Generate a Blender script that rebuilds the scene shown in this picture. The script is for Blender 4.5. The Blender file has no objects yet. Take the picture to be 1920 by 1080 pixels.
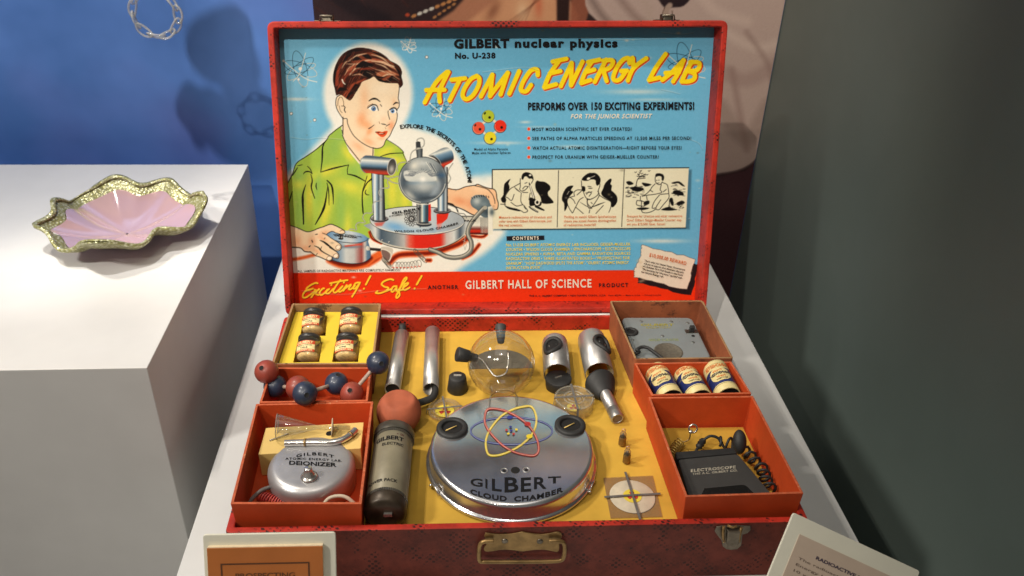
import bpy, math, random
import numpy as np
from mathutils import Matrix, Vector

sc = bpy.context.scene
COL = sc.collection
# ------------------------------------------------------------------ camera
F_PX, CAM = 1603.0, np.array([.2432, -.6555, .7863])
YAW, PITCH, ROLL = .0836, .5436, .0325
def _axes():
    cy, sy, cp, sp = math.cos(YAW), math.sin(YAW), math.cos(PITCH), math.sin(PITCH)
    f = np.array([sy*cp, cy*cp, -sp]); r = np.array([cy, -sy, 0]); u = np.cross(r, f)
    cr, sr = math.cos(ROLL), math.sin(ROLL)
    return cr*r+sr*u, -sr*r+cr*u, f
AX_R, AX_U, AX_F = _axes()
cam = bpy.data.cameras.new('camera'); camo = bpy.data.objects.new('camera', cam); COL.objects.link(camo)
cam.sensor_width = 36; cam.lens = F_PX/1920*36; cam.clip_start = .02; cam.clip_end = 50
camo.matrix_world = Matrix([[AX_R[i], AX_U[i], -AX_F[i], CAM[i]] for i in range(3)]+[[0, 0, 0, 1]])
cam.dof.use_dof = True; cam.dof.focus_distance = 1.06; cam.dof.aperture_fstop = 9.0
sc.camera = camo
sc.render.resolution_x, sc.render.resolution_y = 1024, 576
sc.view_settings.view_transform = 'Standard'; sc.view_settings.look = 'None'
sc.view_settings.exposure = 0; sc.view_settings.gamma = 1; sc.view_settings.use_curve_mapping = False
sc.cycles.max_bounces = 10; sc.cycles.transparent_max_bounces = 24; sc.cycles.caustics_reflective = False; sc.cycles.caustics_refractive = False
sc.cycles.use_denoising = True

# ------------------------------------------------------------------ light: the gallery's spots, added fill and the dim room
wd = bpy.data.worlds.new('World'); sc.world = wd; wd.use_nodes = True
wd.node_tree.nodes['Background'].inputs[0].default_value = (1, .93, .84, 1); wd.node_tree.nodes['Background'].inputs[1].default_value = .125
def aim(o, p): o.rotation_euler = (Vector(p)-o.location).to_track_quat('-Z', 'Y').to_euler()
def spot(name, loc, to, watts, size, blend, rad, col=(1, .91, .79)):
    l = bpy.data.lights.new(name, 'SPOT'); l.energy = watts; l.spot_size = math.radians(size); l.spot_blend = blend; l.shadow_soft_size = rad; l.color = col
    o = bpy.data.objects.new(name, l); o.location = loc; COL.objects.link(o); aim(o, to); return o
def cluster(loc, to, watts, size, blend, rad, nx, ny, gap, col=(1, .91, .79)):
    for i in range(nx):
        for j in range(ny): spot('spot_lamp', (loc[0]+(i-(nx-1)/2)*gap, loc[1]+(j-(ny-1)/2)*gap, loc[2]), to, watts/(nx*ny), size, blend, rad, col)
spot('spot_lamp', (-.42, -1.32, 1.98), (.30, .52, .43), 116, 29, .55, .014)
spot('spot_lamp', (-.80, -1.15, 1.92), (.30, .52, .43), 32, 29, .6, .02)
cluster((-.86, .52, 1.82), (.08, .20, .05), 80, 38, .7, .016, 2, 3, .075)
cluster((.22, -.55, 1.95), (.22, .25, .1), 18, 40, .8, .018, 3, 2, .09)  # weak overhead cluster, added as fill
spot('spot_lamp', (-.35, .18, 1.75), (-.42, .92, .18), 72, 44, .6, .010, (1, .97, .93))
spot('spot_lamp', (-1.5, -.62, 1.9), (-.14, .02, .03), 140, 44, .8, .13, (1, .94, .85))
spot('spot_lamp', (.55, .12, 1.95), (.74, .95, .40), 52, 46, .8, .03)
al = bpy.data.lights.new('overhead_fill', 'AREA'); al.energy = 7; al.size = 1.6; al.color = (1, .93, .84)  # soft fill from above, added for ambient light
ao = bpy.data.objects.new('overhead_fill', al); ao.location = (.2, -.1, 2.5); COL.objects.link(ao); aim(ao, (.25, .3, 0))
# ------------------------------------------------------------------ measuring
def ray(px, py): return AX_R*(px-960)/F_PX+AX_U*(540-py)/F_PX+AX_F
def at(px, py, z):
    d = ray(px, py); return CAM+d*(z-CAM[2])/d[2]
def at_y(px, py, y):
    d = ray(px, py); return CAM+d*(y-CAM[1])/d[1]
CW, CD, RIM, LINER, TILT = .635, .42, .086, .062, .276        # case width, depth, rim height, liner height, lid's lean
LV = np.array([0, math.sin(TILT), math.cos(TILT)]); LN = np.array([0, math.cos(TILT), -math.sin(TILT)]); LO = np.array([0, CD+.004, RIM])
def lid_pt(u, v, d): return LO+np.array([u, 0, 0])+LV*v+LN*d
def at_lid(px, py, d):
    o = LO+LN*d; r = ray(px, py); return CAM+r*((o-CAM)@LN)/(r@LN)
def px_of(P):
    d = P-CAM; z = d@AX_F; return 960+F_PX*(d@AX_R)/z, 540-F_PX*(d@AX_U)/z

# ------------------------------------------------------------------ meshes
class MB:
    def __init__(s): s.v, s.f, s.m, s.s = [], [], [], []
    def add(s, v, f, mi=0, M=None, sm=False):
        b = len(s.v)
        if M is not None: v = [tuple(M @ Vector(p)) for p in v]
        s.v += [tuple(map(float, p)) for p in v]; s.f += [tuple(i+b for i in q) for q in f]; s.m += [mi]*len(f); s.s += [sm]*len(f)
        return s
    def box(s, lo, hi, mi=0, M=None):
        x0, y0, z0 = lo; x1, y1, z1 = hi
        return s.add([(x0, y0, z0), (x1, y0, z0), (x1, y1, z0), (x0, y1, z0), (x0, y0, z1), (x1, y0, z1), (x1, y1, z1), (x0, y1, z1)],
                     [(3, 2, 1, 0), (4, 5, 6, 7), (0, 1, 5, 4), (1, 2, 6, 5), (2, 3, 7, 6), (3, 0, 4, 7)], mi, M)
    def prism(s, P, z0, z1, mi=0, M=None, sm=False):
        n = len(P); v = [(x, y, z0) for x, y in P]+[(x, y, z1) for x, y in P]
        s.add(v, [tuple(range(n-1, -1, -1)), tuple(range(n, 2*n))], mi, M)
        return s.add(v, [(i, (i+1) % n, n+(i+1) % n, n+i) for i in range(n)], mi, M, sm)
    def wallring(s, O, I, z0, z1, mi=0, M=None, sm=False):
        """a wall between an outer and an inner outline"""
        n = len(O); v = [(x, y, z) for L, z in ((O, z0), (O, z1), (I, z1), (I, z0)) for x, y in L]; f = []
        for k in range(4):
            a, b = k*n, ((k+1) % 4)*n
            f += [(a+i, a+(i+1) % n, b+(i+1) % n, b+i) for i in range(n)]
        return s.add(v, f, mi, M, sm)
    def lathe(s, prof, n=40, mi=0, M=None, sm=True, a0=0, a1=360):
        full = a1-a0 == 360; m = n if full else n+1; v = []; f = []
        for r, z in prof:
            for i in range(m):
                a = math.radians(a0+(a1-a0)*i/n); v.append((r*math.cos(a), r*math.sin(a), z))
        for k in range(len(prof)-1):
            for i in range(n):
                j = (i+1) % m; f.append((k*m+i, k*m+j, (k+1)*m+j, (k+1)*m+i))
        return s.add(v, f, mi, M, sm)
    def tube(s, P, r, n=10, mi=0, M=None, caps=True, closed=False):
        P = [Vector(map(float, p)) for p in P]; N = len(P); v = []; f = []; prev = None
        for i in range(N):
            a = P[i-1] if (i or closed) else P[0]; b = P[(i+1) % N] if (i < N-1 or closed) else P[-1]
            t = (b-a).normalized()
            if prev is None: prev = t.orthogonal().normalized()
            e = (prev-t*prev.dot(t)).normalized(); prev = e; g = t.cross(e); ri = r[i] if hasattr(r, '__len__') else r
            for k in range(n):
                q = 2*math.pi*k/n; v.append(tuple(P[i]+e*math.cos(q)*ri+g*math.sin(q)*ri))
        for i in range(N if closed else N-1):
            for k in range(n): f.append((i*n+k, i*n+(k+1) % n, ((i+1) % N)*n+(k+1) % n, ((i+1) % N)*n+k))
        s.add(v, f, mi, M, True)
        if caps and not closed: s.add(v[:n], [tuple(range(n-1, -1, -1))], mi, M); s.add(v[-n:], [tuple(range(n))], mi, M)
        return s
    def ball(s, c, r, nu=28, nv=16, mi=0, M=None):
        R = r if hasattr(r, '__len__') else (r, r, r)
        v = [(c[0]+R[0]*math.sin(math.pi*j/nv)*math.cos(2*math.pi*i/nu), c[1]+R[1]*math.sin(math.pi*j/nv)*math.sin(2*math.pi*i/nu), c[2]+R[2]*math.cos(math.pi*j/nv)) for j in range(nv+1) for i in range(nu)]
        return s.add(v, [(j*nu+i, (j+1)*nu+i, (j+1)*nu+(i+1) % nu, j*nu+(i+1) % nu) for j in range(nv) for i in range(nu)], mi, M, True)
    def grid(s, fn, nu, nv, mi=0, sm=True):
        v = [tuple(fn(i/nu, j/nv)) for j in range(nv+1) for i in range(nu+1)]
        return s.add(v, [(j*(nu+1)+i, j*(nu+1)+i+1, (j+1)*(nu+1)+i+1, (j+1)*(nu+1)+i) for j in range(nv) for i in range(nu)], mi, None, sm)
    def build(s, name, mats, parent=None, bevel=0, weld=True):
        me = bpy.data.meshes.new(name); me.from_pydata(s.v, [], s.f)
        for m in (mats if isinstance(mats, (list, tuple)) else [mats]): me.materials.append(m)
        me.polygons.foreach_set('material_index', s.m); me.polygons.foreach_set('use_smooth', s.s)
        if weld:
            import bmesh
            bm = bmesh.new(); bm.from_mesh(me); bmesh.ops.remove_doubles(bm, verts=bm.verts, dist=1e-6); bmesh.ops.recalc_face_normals(bm, faces=bm.faces); bm.to_mesh(me); bm.free()
        o = bpy.data.objects.new(name, me); COL.objects.link(o)
        if parent: o.parent = parent
        if bevel:
            b = o.modifiers.new('bevel', 'BEVEL'); b.width = bevel; b.segments = 2; b.limit_method = 'ANGLE'; b.angle_limit = math.radians(50); b.harden_normals = False
        return o
def thing(name, label, cat, loc=(0, 0, 0), rot=(0, 0, 0), group=None, M=None):
    o = bpy.data.objects.new(name, None); COL.objects.link(o); o.empty_display_size = .02
    if M is not None: o.matrix_world = M
    else: o.location = loc; o.rotation_euler = rot
    return tag(o, label, cat, group)
def tag(o, label, cat, group=None):
    o['label'] = label; o['category'] = cat
    if group: o['group'] = group
    return o
def struct(o): o['kind'] = 'structure'; return o
def frame(o, x, z):
    """matrix with origin o, local X towards x and local Z nearest z"""
    x = Vector(x).normalized(); z = Vector(z); y = z.cross(x).normalized(); z = x.cross(y)
    return Matrix([[x[i], y[i], z[i], o[i]] for i in range(3)]+[[0, 0, 0, 1]])
def zframe(o, z, x=(1, 0, 0)):
    z = Vector(z).normalized(); x = Vector(x); y = z.cross(x).normalized(); x = y.cross(z)
    return Matrix([[x[i], y[i], z[i], o[i]] for i in range(3)]+[[0, 0, 0, 1]])
def copy_tree(o, parent=None):
    c = o.copy(); COL.objects.link(c); c.parent = parent
    for ch in list(o.children): copy_tree(ch, c)
    return c
def rrect(x0, y0, x1, y1, r, n=6):
    P = []
    for cx, cy, a0 in ((x1-r, y1-r, 0), (x0+r, y1-r, 90), (x0+r, y0+r, 180), (x1-r, y0+r, 270)):
        for k in range(n+1): a = math.radians(a0+90*k/n); P.append((cx+r*math.cos(a), cy+r*math.sin(a)))
    return P
def circ(r, n=40, c=(0, 0)): return [(c[0]+r*math.cos(2*math.pi*i/n), c[1]+r*math.sin(2*math.pi*i/n)) for i in range(n)]

# ------------------------------------------------------------------ lettering
_glyph = {}
def letters(s, bold=0., space=1.):
    """the outline of a line of text as a flat mesh: verts scaled so that a capital is 1 high"""
    k = (s, bold, space)
    if k in _glyph: return _glyph[k]
    cu = bpy.data.curves.new('lettering', 'FONT'); cu.body = s; cu.offset = bold; cu.space_character = space; cu.resolution_u = 3
    o = bpy.data.objects.new('lettering', cu); COL.objects.link(o)
    dg = bpy.context.evaluated_depsgraph_get(); ev = o.evaluated_get(dg); me = ev.to_mesh()
    v = np.array([p.co[:2] for p in me.vertices]) if len(me.vertices) else np.zeros((0, 2)); f = [tuple(p.vertices) for p in me.polygons]
    ev.to_mesh_clear(); bpy.data.objects.remove(o); bpy.data.curves.remove(cu)
    if len(v): v = v/.729; v[:, 0] -= v[:, 0].min()
    _glyph[k] = (v, f); return v, f
def text(mb, s, fn, p0, p1, h, mi=0, bold=.012, shear=0., space=1., up=None, bend=0.):
    """write s from p0 to p1 (baseline) with capitals h high; fn maps a sheet point to the surface"""
    v, f = letters(s, bold, space)
    if not len(v): return
    p0 = np.array(p0, float); p1 = np.array(p1, float); w = v[:, 0].max(); d = p1-p0
    if up is None: up = np.array([d[1], -d[0]])/np.hypot(*d)
    up = np.array(up, float)
    t = v[:, 0]/w; q = p0+np.outer(t+shear*v[:, 1]*h/np.hypot(*d), d)+np.outer(v[:, 1]*h+bend*4*t*(1-t), up)
    mb.add([fn(*p) for p in q], f, mi)
def arc_text(mb, s, fn, c, r, a0, a1, h, mi=0, bold=.012, inward=False, rx=1., ry=1., wide=1.):
    """letters on an arc, angles in degrees measured clockwise from the top of the sheet"""
    n = len(s)
    ws = [(letters(ch, bold)[0][:, 0].max() if len(letters(ch, bold)[0]) else .5)+.28 for ch in s]; tot = sum(ws); acc = 0
    for ch, w in zip(s, ws):
        v, f = letters(ch, bold)
        if len(v):
            a = math.radians(a0+(a1-a0)*(acc+w/2)/tot); sg = -1 if inward else 1
            o = np.array([c[0]+rx*r*math.sin(a), c[1]-ry*r*math.cos(a)]); upv = sg*np.array([rx*math.sin(a), -ry*math.cos(a)]); dx = sg*np.array([rx*math.cos(a), ry*math.sin(a)])
            q = o+np.outer((v[:, 0]-(w-.28)/2)*h*wide, dx)+np.outer(v[:, 1]*h, upv)
            mb.add([fn(*p) for p in q], f, mi)
        acc += w

# ------------------------------------------------------------------ materials
def lin(c): return tuple((x/255/12.92 if x/255 <= .04045 else ((x/255+.055)/1.055)**2.4) for x in c)
_mats = {}
def _new(name):
    m = bpy.data.materials.new(name); m.use_nodes = True; nt = m.node_tree; return m, nt, nt.nodes['Principled BSDF']
def _coord(nt, scale):
    tc = nt.nodes.new('ShaderNodeTexCoord'); mp = nt.nodes.new('ShaderNodeMapping'); nt.links.new(tc.outputs['Object'], mp.inputs[0])
    mp.inputs['Scale'].default_value = scale if hasattr(scale, '__len__') else (scale,)*3; return mp.outputs[0]
def _noise(nt, co, scale, detail=4, rough=.6):
    n = nt.nodes.new('ShaderNodeTexNoise'); nt.links.new(co, n.inputs['Vector']); n.inputs['Scale'].default_value = scale; n.inputs['Detail'].default_value = detail; n.inputs['Roughness'].default_value = rough; return n.outputs['Fac']
def _ramp(nt, fac, stops):
    r = nt.nodes.new('ShaderNodeValToRGB'); nt.links.new(fac, r.inputs[0]); e = r.color_ramp.elements
    for i, (p, c) in enumerate(stops):
        q = e[i] if i < 2 else e.new(p)
        q.position = p; q.color = (*c, 1) if len(c) == 3 else c
    return r.outputs[0]
def _mix(nt, fac, a, b):
    m = nt.nodes.new('ShaderNodeMix'); m.data_type = 'RGBA'
    for s, x in ((m.inputs[0], fac), (m.inputs[6], a), (m.inputs[7], b)):
        if hasattr(x, 'links'): nt.links.new(x, s)
        else: s.default_value = (*x, 1) if hasattr(x, '__len__') else x
    return m.outputs[2]
def _bump(nt, p, h, strength, dist=.001):
    b = nt.nodes.new('ShaderNodeBump'); nt.links.new(h, b.inputs['Height']); b.inputs['Strength'].default_value = strength; b.inputs['Distance'].default_value = dist; nt.links.new(b.outputs[0], p.inputs['Normal'])
def mat(name, col, rough=.6, metal=0., var=.12, scale=60., bump=.0, wear=None, wear_at=.62, coat=0., spec=.5, bscale=None, stretch=None):
    """a plain surface with slow mottling, fine grain and, if asked, worn spots of another colour"""
    if name in _mats: return _mats[name]
    m, nt, p = _new(name); c = lin(col) if max(col) > 1 else col; co = _coord(nt, stretch or 1.)
    n = _noise(nt, co, scale); d = tuple(x*(1-var) for x in c); u = tuple(min(1, x*(1+var)) for x in c)
    out = _ramp(nt, n, [(.3, d), (.7, u)])
    if wear:
        w = _noise(nt, co, scale*.8, 6, .75); w2 = _ramp(nt, w, [(wear_at, (0, 0, 0)), (wear_at+.05, (1, 1, 1))]); out = _mix(nt, w2, out, lin(wear))
    nt.links.new(out, p.inputs['Base Color'])
    n2 = _noise(nt, co, scale*2.3, 3); r = nt.nodes.new('ShaderNodeMapRange'); nt.links.new(n2, r.inputs[0]); r.inputs[3].default_value = max(.03, rough-.1); r.inputs[4].default_value = min(1, rough+.1); nt.links.new(r.outputs[0], p.inputs['Roughness'])
    p.inputs['Metallic'].default_value = metal; p.inputs['Specular IOR Level'].default_value = spec
    if coat: p.inputs['Coat Weight'].default_value = coat; p.inputs['Coat Roughness'].default_value = .15
    if bump: _bump(nt, p, _noise(nt, co, bscale or scale*4, 5), bump)
    _mats[name] = m; return m
def snakeskin(name, base, dark, patch, light=None):
    """leatherette paper printed with a lattice of small dark scales that comes and goes in bands"""
    m, nt, p = _new(name); co = _coord(nt, 1.)
    wn = nt.nodes.new('ShaderNodeTexNoise'); nt.links.new(co, wn.inputs['Vector']); wn.inputs['Scale'].default_value = 90; wn.inputs['Detail'].default_value = 3
    ws = nt.nodes.new('ShaderNodeVectorMath'); ws.operation = 'MULTIPLY_ADD'; nt.links.new(wn.outputs['Color'], ws.inputs[0]); ws.inputs[1].default_value = (.0035, .0035, .0035); nt.links.new(co, ws.inputs[2]); cw_ = ws.outputs[0]
    def wave(v):                                              # one family of slanting rows
        d = nt.nodes.new('ShaderNodeVectorMath'); d.operation = 'DOT_PRODUCT'; nt.links.new(cw_, d.inputs[0]); d.inputs[1].default_value = tuple(x*2*math.pi/.0074 for x in v)
        s = nt.nodes.new('ShaderNodeMath'); s.operation = 'SINE'; nt.links.new(d.outputs['Value'], s.inputs[0]); return s.outputs[0]
    pr = nt.nodes.new('ShaderNodeMath'); pr.operation = 'MULTIPLY'; nt.links.new(wave((1, .45, 0)), pr.inputs[0]); nt.links.new(wave((0, 1, 1)), pr.inputs[1])
    cell = _ramp(nt, pr.outputs[0], [(.05, (0, 0, 0)), (.25, (1, 1, 1))])
    pat = _ramp(nt, _noise(nt, co, 34, 5, .7), [(patch, (0, 0, 0)), (patch+.07, (1, 1, 1))])
    k = nt.nodes.new('ShaderNodeMath'); k.operation = 'MULTIPLY'; nt.links.new(cell, k.inputs[0]); nt.links.new(pat, k.inputs[1])
    big = _ramp(nt, _noise(nt, co, 20, 6, .75), [(.34, tuple(x*.55 for x in base)), (.6, tuple(min(1, x*1.15) for x in base))])
    out = _mix(nt, k.outputs[0], big, dark)
    w = _ramp(nt, _noise(nt, co, 120, 6, .8), [(.69, (0, 0, 0)), (.73, (1, 1, 1))]); out = _mix(nt, w, out, light or tuple(x*1.25 for x in base))
    nt.links.new(out, p.inputs['Base Color']); p.inputs['Roughness'].default_value = .55; p.inputs['Specular IOR Level'].default_value = .3; _bump(nt, p, _noise(nt, co, 420, 4), .25, .0006)
    return m
def thin_glass(name, tint=(.96, .97, .96), gloss=.02, edge=1.45, dirt=0., fall=3.2):
    """a thin clear wall: mostly see-through, mirrors more at glancing angles"""
    m = bpy.data.materials.new(name); m.use_nodes = True; nt = m.node_tree; nt.nodes.clear()
    o = nt.nodes.new('ShaderNodeOutputMaterial'); t = nt.nodes.new('ShaderNodeBsdfTransparent'); t.inputs[0].default_value = (*tint, 1)
    g = nt.nodes.new('ShaderNodeBsdfGlossy'); g.inputs['Roughness'].default_value = gloss; lw = nt.nodes.new('ShaderNodeLayerWeight'); pw = nt.nodes.new('ShaderNodeMath'); pw.operation = 'POWER'; nt.links.new(lw.outputs['Facing'], pw.inputs[0]); pw.inputs[1].default_value = fall
    f = nt.nodes.new('ShaderNodeMapRange'); nt.links.new(pw.outputs[0], f.inputs[0]); f.inputs[3].default_value = ((edge-1)/(edge+1))**2*.9; f.inputs[4].default_value = min(.75, .28*edge)
    mx = nt.nodes.new('ShaderNodeMixShader'); nt.links.new(f.outputs[0], mx.inputs[0]); nt.links.new(t.outputs[0], mx.inputs[1]); nt.links.new(g.outputs[0], mx.inputs[2]); last = mx.outputs[0]
    if dirt:
        d = nt.nodes.new('ShaderNodeBsdfDiffuse'); d.inputs[0].default_value = (.5, .48, .42, 1); m2 = nt.nodes.new('ShaderNodeMixShader'); co = _coord(nt, 1.)
        r = nt.nodes.new('ShaderNodeMapRange'); nt.links.new(_noise(nt, co, 40), r.inputs[0]); r.inputs[3].default_value = dirt*.4; r.inputs[4].default_value = dirt*1.4
        nt.links.new(r.outputs[0], m2.inputs[0]); nt.links.new(last, m2.inputs[1]); nt.links.new(d.outputs[0], m2.inputs[2]); last = m2.outputs[0]
    nt.links.new(last, o.inputs[0]); return m
def printed(name, rough=.45):
    m, nt, p = _new(name); a = nt.nodes.new('ShaderNodeVertexColor'); a.layer_name = 'ink'; nt.links.new(a.outputs[0], p.inputs['Base Color']); p.inputs['Roughness'].default_value = rough
    p.inputs['Specular IOR Level'].default_value = .12
    return m
def ink_sheet(name, nu, nv, P, rgb, m, parent=None):
    """a fine mesh whose vertices carry the colours of a print"""
    me = bpy.data.meshes.new(name); n = (nu+1)*(nv+1)
    i = np.arange(nv)[:, None]*(nu+1)+np.arange(nu)[None, :]; q = np.stack([i, i+1, i+nu+2, i+nu+1], -1).reshape(-1)
    me.vertices.add(n); me.vertices.foreach_set('co', P.astype(np.float32).reshape(-1)); me.loops.add(len(q)); me.loops.foreach_set('vertex_index', q.astype(np.int32))
    me.polygons.add(nu*nv); me.polygons.foreach_set('loop_start', np.arange(0, len(q), 4, dtype=np.int32)); me.update(calc_edges=True)
    at_ = me.color_attributes.new('ink', 'FLOAT_COLOR', 'POINT'); c = np.ones((n, 4), np.float32); x = rgb.reshape(-1, 3); c[:, :3] = np.where(x <= .04045, x/12.92, ((x+.055)/1.055)**2.4); at_.data.foreach_set('color', c.reshape(-1))
    me.materials.append(m); o = bpy.data.objects.new(name, me); COL.objects.link(o)
    if parent: o.parent = parent
    return o

M_RED = snakeskin('red_snakeskin_paper', (.45, .027, .014), (.030, .007, .006), .52)
M_MAROON_SHADED = snakeskin('shaded_maroon_snakeskin_paper', (.165, .030, .018), (.045, .012, .009), .51, (.20, .05, .03))  # outer paper; part of its darkness is front-face shade put into the colour
M_TRAY = mat('orange_red_card', (.50, .060, .012), .62, var=.18, scale=16, bump=.2, bscale=260, wear=(190, 92, 60), wear_at=.68, spec=.3)
M_BROWN = mat('stained_brown_card', (.27, .075, .026), .8, var=.35, scale=22, bump=.2, bscale=200, wear=(92, 50, 30), wear_at=.60)
M_TAN = mat('bare_tan_card', (.30, .17, .075), .85, var=.3, scale=30, bump=.2, bscale=240, wear=(86, 58, 36), wear_at=.60)
M_YEL = mat('yellow_card', (.60, .36, .050), .75, var=.22, scale=9, bump=.16, bscale=180, wear=(150, 100, 36), wear_at=.67, spec=.2)
M_BRIGHT = mat('bright_yellow_card', (.70, .50, .035), .6, var=.05, scale=20, bump=.08, bscale=260)
M_PALE = mat('pale_yellow_card', (.72, .50, .16), .65, var=.07, scale=20, bump=.08, bscale=260)
M_BLACK = mat('black_rubber', (.018, .018, .018), .6, var=.25, scale=80, bump=.1)
M_INK = mat('black_ink', (.010, .010, .012), .6, var=.1, spec=.12)
M_HOLE = mat('dark_hole', (.006, .005, .005), .9)
M_ALU = mat('brushed_aluminium', (.56, .55, .53), .40, .76, .16, 30, .1, stretch=(1, .08, 1), bscale=500)
M_ALUD = mat('dull_aluminium', (.44, .43, .42), .38, .8, .18, 30, .1, stretch=(1, .3, 1), bscale=500)
M_STEEL = mat('polished_steel', (.70, .68, .64), .2, .88, .06, 40)
M_BRASS = mat('dull_brass', (.30, .19, .075), .42, .7, .35, 60, .15)
M_DARKMETAL = mat('tarnished_metal', (.22, .19, .15), .42, 1., .35, 90, .2)
M_GLASS = thin_glass('clear_glass')
M_PLASTIC = thin_glass('clear_plastic', (.95, .93, .86), .06, 1.6, .12, 2.4)
M_WHITE = mat('white_table_paint', (.64, .65, .64), .45, var=.05, scale=7, bump=.05, bscale=220, wear=(150, 148, 142), wear_at=.735)
M_PLINTH = mat('white_plinth_paint', (.70, .69, .67), .5, var=.06, scale=5, bump=.05, bscale=200, wear=(168, 164, 156), wear_at=.74)
# ------------------------------------------------------------------ printed art
# The lid's printed sheet and the photo mural are flat prints: their colours are
# drawn here as shapes and stored on a fine mesh as a colour attribute.
class Ink:
    def __init__(s, x0, y0, x1, y1, k, col):
        s.x0, s.y0, s.k = x0, y0, k
        s.w, s.h = int((x1-x0)*k), int((y1-y0)*k)
        s.a = np.empty((s.h, s.w, 3), np.float32); s.a[:] = np.array(col, np.float32)/255
    def _win(s, lo, hi):
        i0 = max(0, int((lo[0]-s.x0)*s.k)); i1 = min(s.w, int((hi[0]-s.x0)*s.k)+2)
        j0 = max(0, int((lo[1]-s.y0)*s.k)); j1 = min(s.h, int((hi[1]-s.y0)*s.k)+2)
        if i1 <= i0 or j1 <= j0: return None
        X = s.x0+(np.arange(i0, i1, dtype=np.float32)+.5)/s.k
        Y = s.y0+(np.arange(j0, j1, dtype=np.float32)+.5)/s.k
        return i0, i1, j0, j1, X[None, :]+0*Y[:, None], Y[:, None]+0*X[None, :]
    def mask(s, pts, soft=0):
        P = np.array(pts, np.float32); m = max(soft, 1.)
        w = s._win(P.min(0)-m-1, P.max(0)+m+1)
        if w is None: return None
        i0, i1, j0, j1, X, Y = w
        ins = np.zeros(X.shape, bool); d = np.full(X.shape, 1e9, np.float32)
        Q = np.roll(P, -1, 0)
        for (ax, ay), (bx, by) in zip(P, Q):
            ex, ey = bx-ax, by-ay; L = ex*ex+ey*ey+1e-9
            t = np.clip(((X-ax)*ex+(Y-ay)*ey)/L, 0, 1)
            d = np.minimum(d, (X-ax-t*ex)**2+(Y-ay-t*ey)**2)
            if by != ay:
                c = ((ay > Y) != (by > Y)) & (X < ex*(Y-ay)/(by-ay)+ax); ins ^= c
        d = np.sqrt(d)*np.where(ins, 1, -1)
        al = np.clip(.5+d/m, 0, 1)
        if soft: al = al*al*(3-2*al)
        return i0, i1, j0, j1, al, X, Y
    def put(s, m, col, alpha=1.):
        i0, i1, j0, j1, al = m[:5]
        A = (al*alpha)[..., None]; c = np.array(col, np.float32)/255 if np.ndim(col) == 1 else col
        s.a[j0:j1, i0:i1] = s.a[j0:j1, i0:i1]*(1-A)+c*A
    def poly(s, pts, col, alpha=1., soft=0, smooth=0):
        if smooth: pts = crom(pts, smooth, True)
        m = s.mask(pts, soft)
        if m: s.put(m, col, alpha)
    def ramp(s, pts, p0, p1, stops, alpha=1., soft=0, smooth=0, pw=None):
        if smooth: pts = crom(pts, smooth, True)
        m = s.mask(pts, soft)
        if not m: return
        X, Y = m[5], m[6]; dx, dy = p1[0]-p0[0], p1[1]-p0[1]
        t = ((X-p0[0])*dx+(Y-p0[1])*dy)/(dx*dx+dy*dy)
        ts = [q[0] for q in stops]
        col = np.stack([np.interp(t, ts, [q[1][c]/255 for q in stops]) for c in range(3)], -1).astype(np.float32)
        s.put(m, col, alpha)
    def blob(s, c, rx, ry, col, alpha=1., rot=0, clip=None):
        R = 2.6*max(rx, ry); w = s._win((c[0]-R, c[1]-R), (c[0]+R, c[1]+R))
        if w is None: return
        i0, i1, j0, j1, X, Y = w; a = math.radians(rot)
        u = (X-c[0])*math.cos(a)+(Y-c[1])*math.sin(a); v = -(X-c[0])*math.sin(a)+(Y-c[1])*math.cos(a)
        al = np.exp(-(u/rx)**2-(v/ry)**2)
        if clip is not None:
            m = s.mask(clip)
            if m is None: return
            full = np.zeros((s.h, s.w), np.float32); full[m[2]:m[3], m[0]:m[1]] = m[4]
            al = al*full[j0:j1, i0:i1]
        s.put((i0, i1, j0, j1, al), col, alpha)
    def line(s, pts, w, col, w2=None, alpha=1., smooth=0, mid=None, soft=1.):
        """stroke of width w, tapering to w2 (or swelling to mid half way)"""
        if smooth: pts = crom(pts, smooth, False)
        if col == BLK: w = w*1.35; mid = mid and mid*1.15; w2 = w2 and w2*1.35
        P = np.array(pts, np.float32); n = len(P)
        ts = np.linspace(0, 1, n)
        if mid is not None: ws = np.interp(ts, [0, .5, 1], [w, mid, w if w2 is None else w2])
        else: ws = np.interp(ts, [0, 1], [w, w if w2 is None else w2])
        m = ws.max()/2+soft
        win = s._win(P.min(0)-m-1, P.max(0)+m+1)
        if win is None: return
        i0, i1, j0, j1, X, Y = win; best = np.full(X.shape, -1e9, np.float32)
        for i in range(n-1):
            ax, ay = P[i]; ex, ey = P[i+1]-P[i]; L = ex*ex+ey*ey+1e-9
            t = np.clip(((X-ax)*ex+(Y-ay)*ey)/L, 0, 1)
            d = np.sqrt((X-ax-t*ex)**2+(Y-ay-t*ey)**2)
            best = np.maximum(best, (ws[i]+(ws[i+1]-ws[i])*t)/2-d)
        s.put((i0, i1, j0, j1, np.clip(.5+best/soft, 0, 1)), col, alpha)
    def ell(s, c, rx, ry, col, alpha=1., rot=0, soft=0, n=40):
        s.poly(elp(c, rx, ry, rot, n), col, alpha, soft)
    def ring(s, c, rx, ry, w, col, rot=0, a0=0, a1=360, alpha=1., w2=None, mid=None):
        s.line(elp(c, rx, ry, rot, 48, a0, a1), w, col, w2=w2, alpha=alpha, mid=mid)
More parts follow.
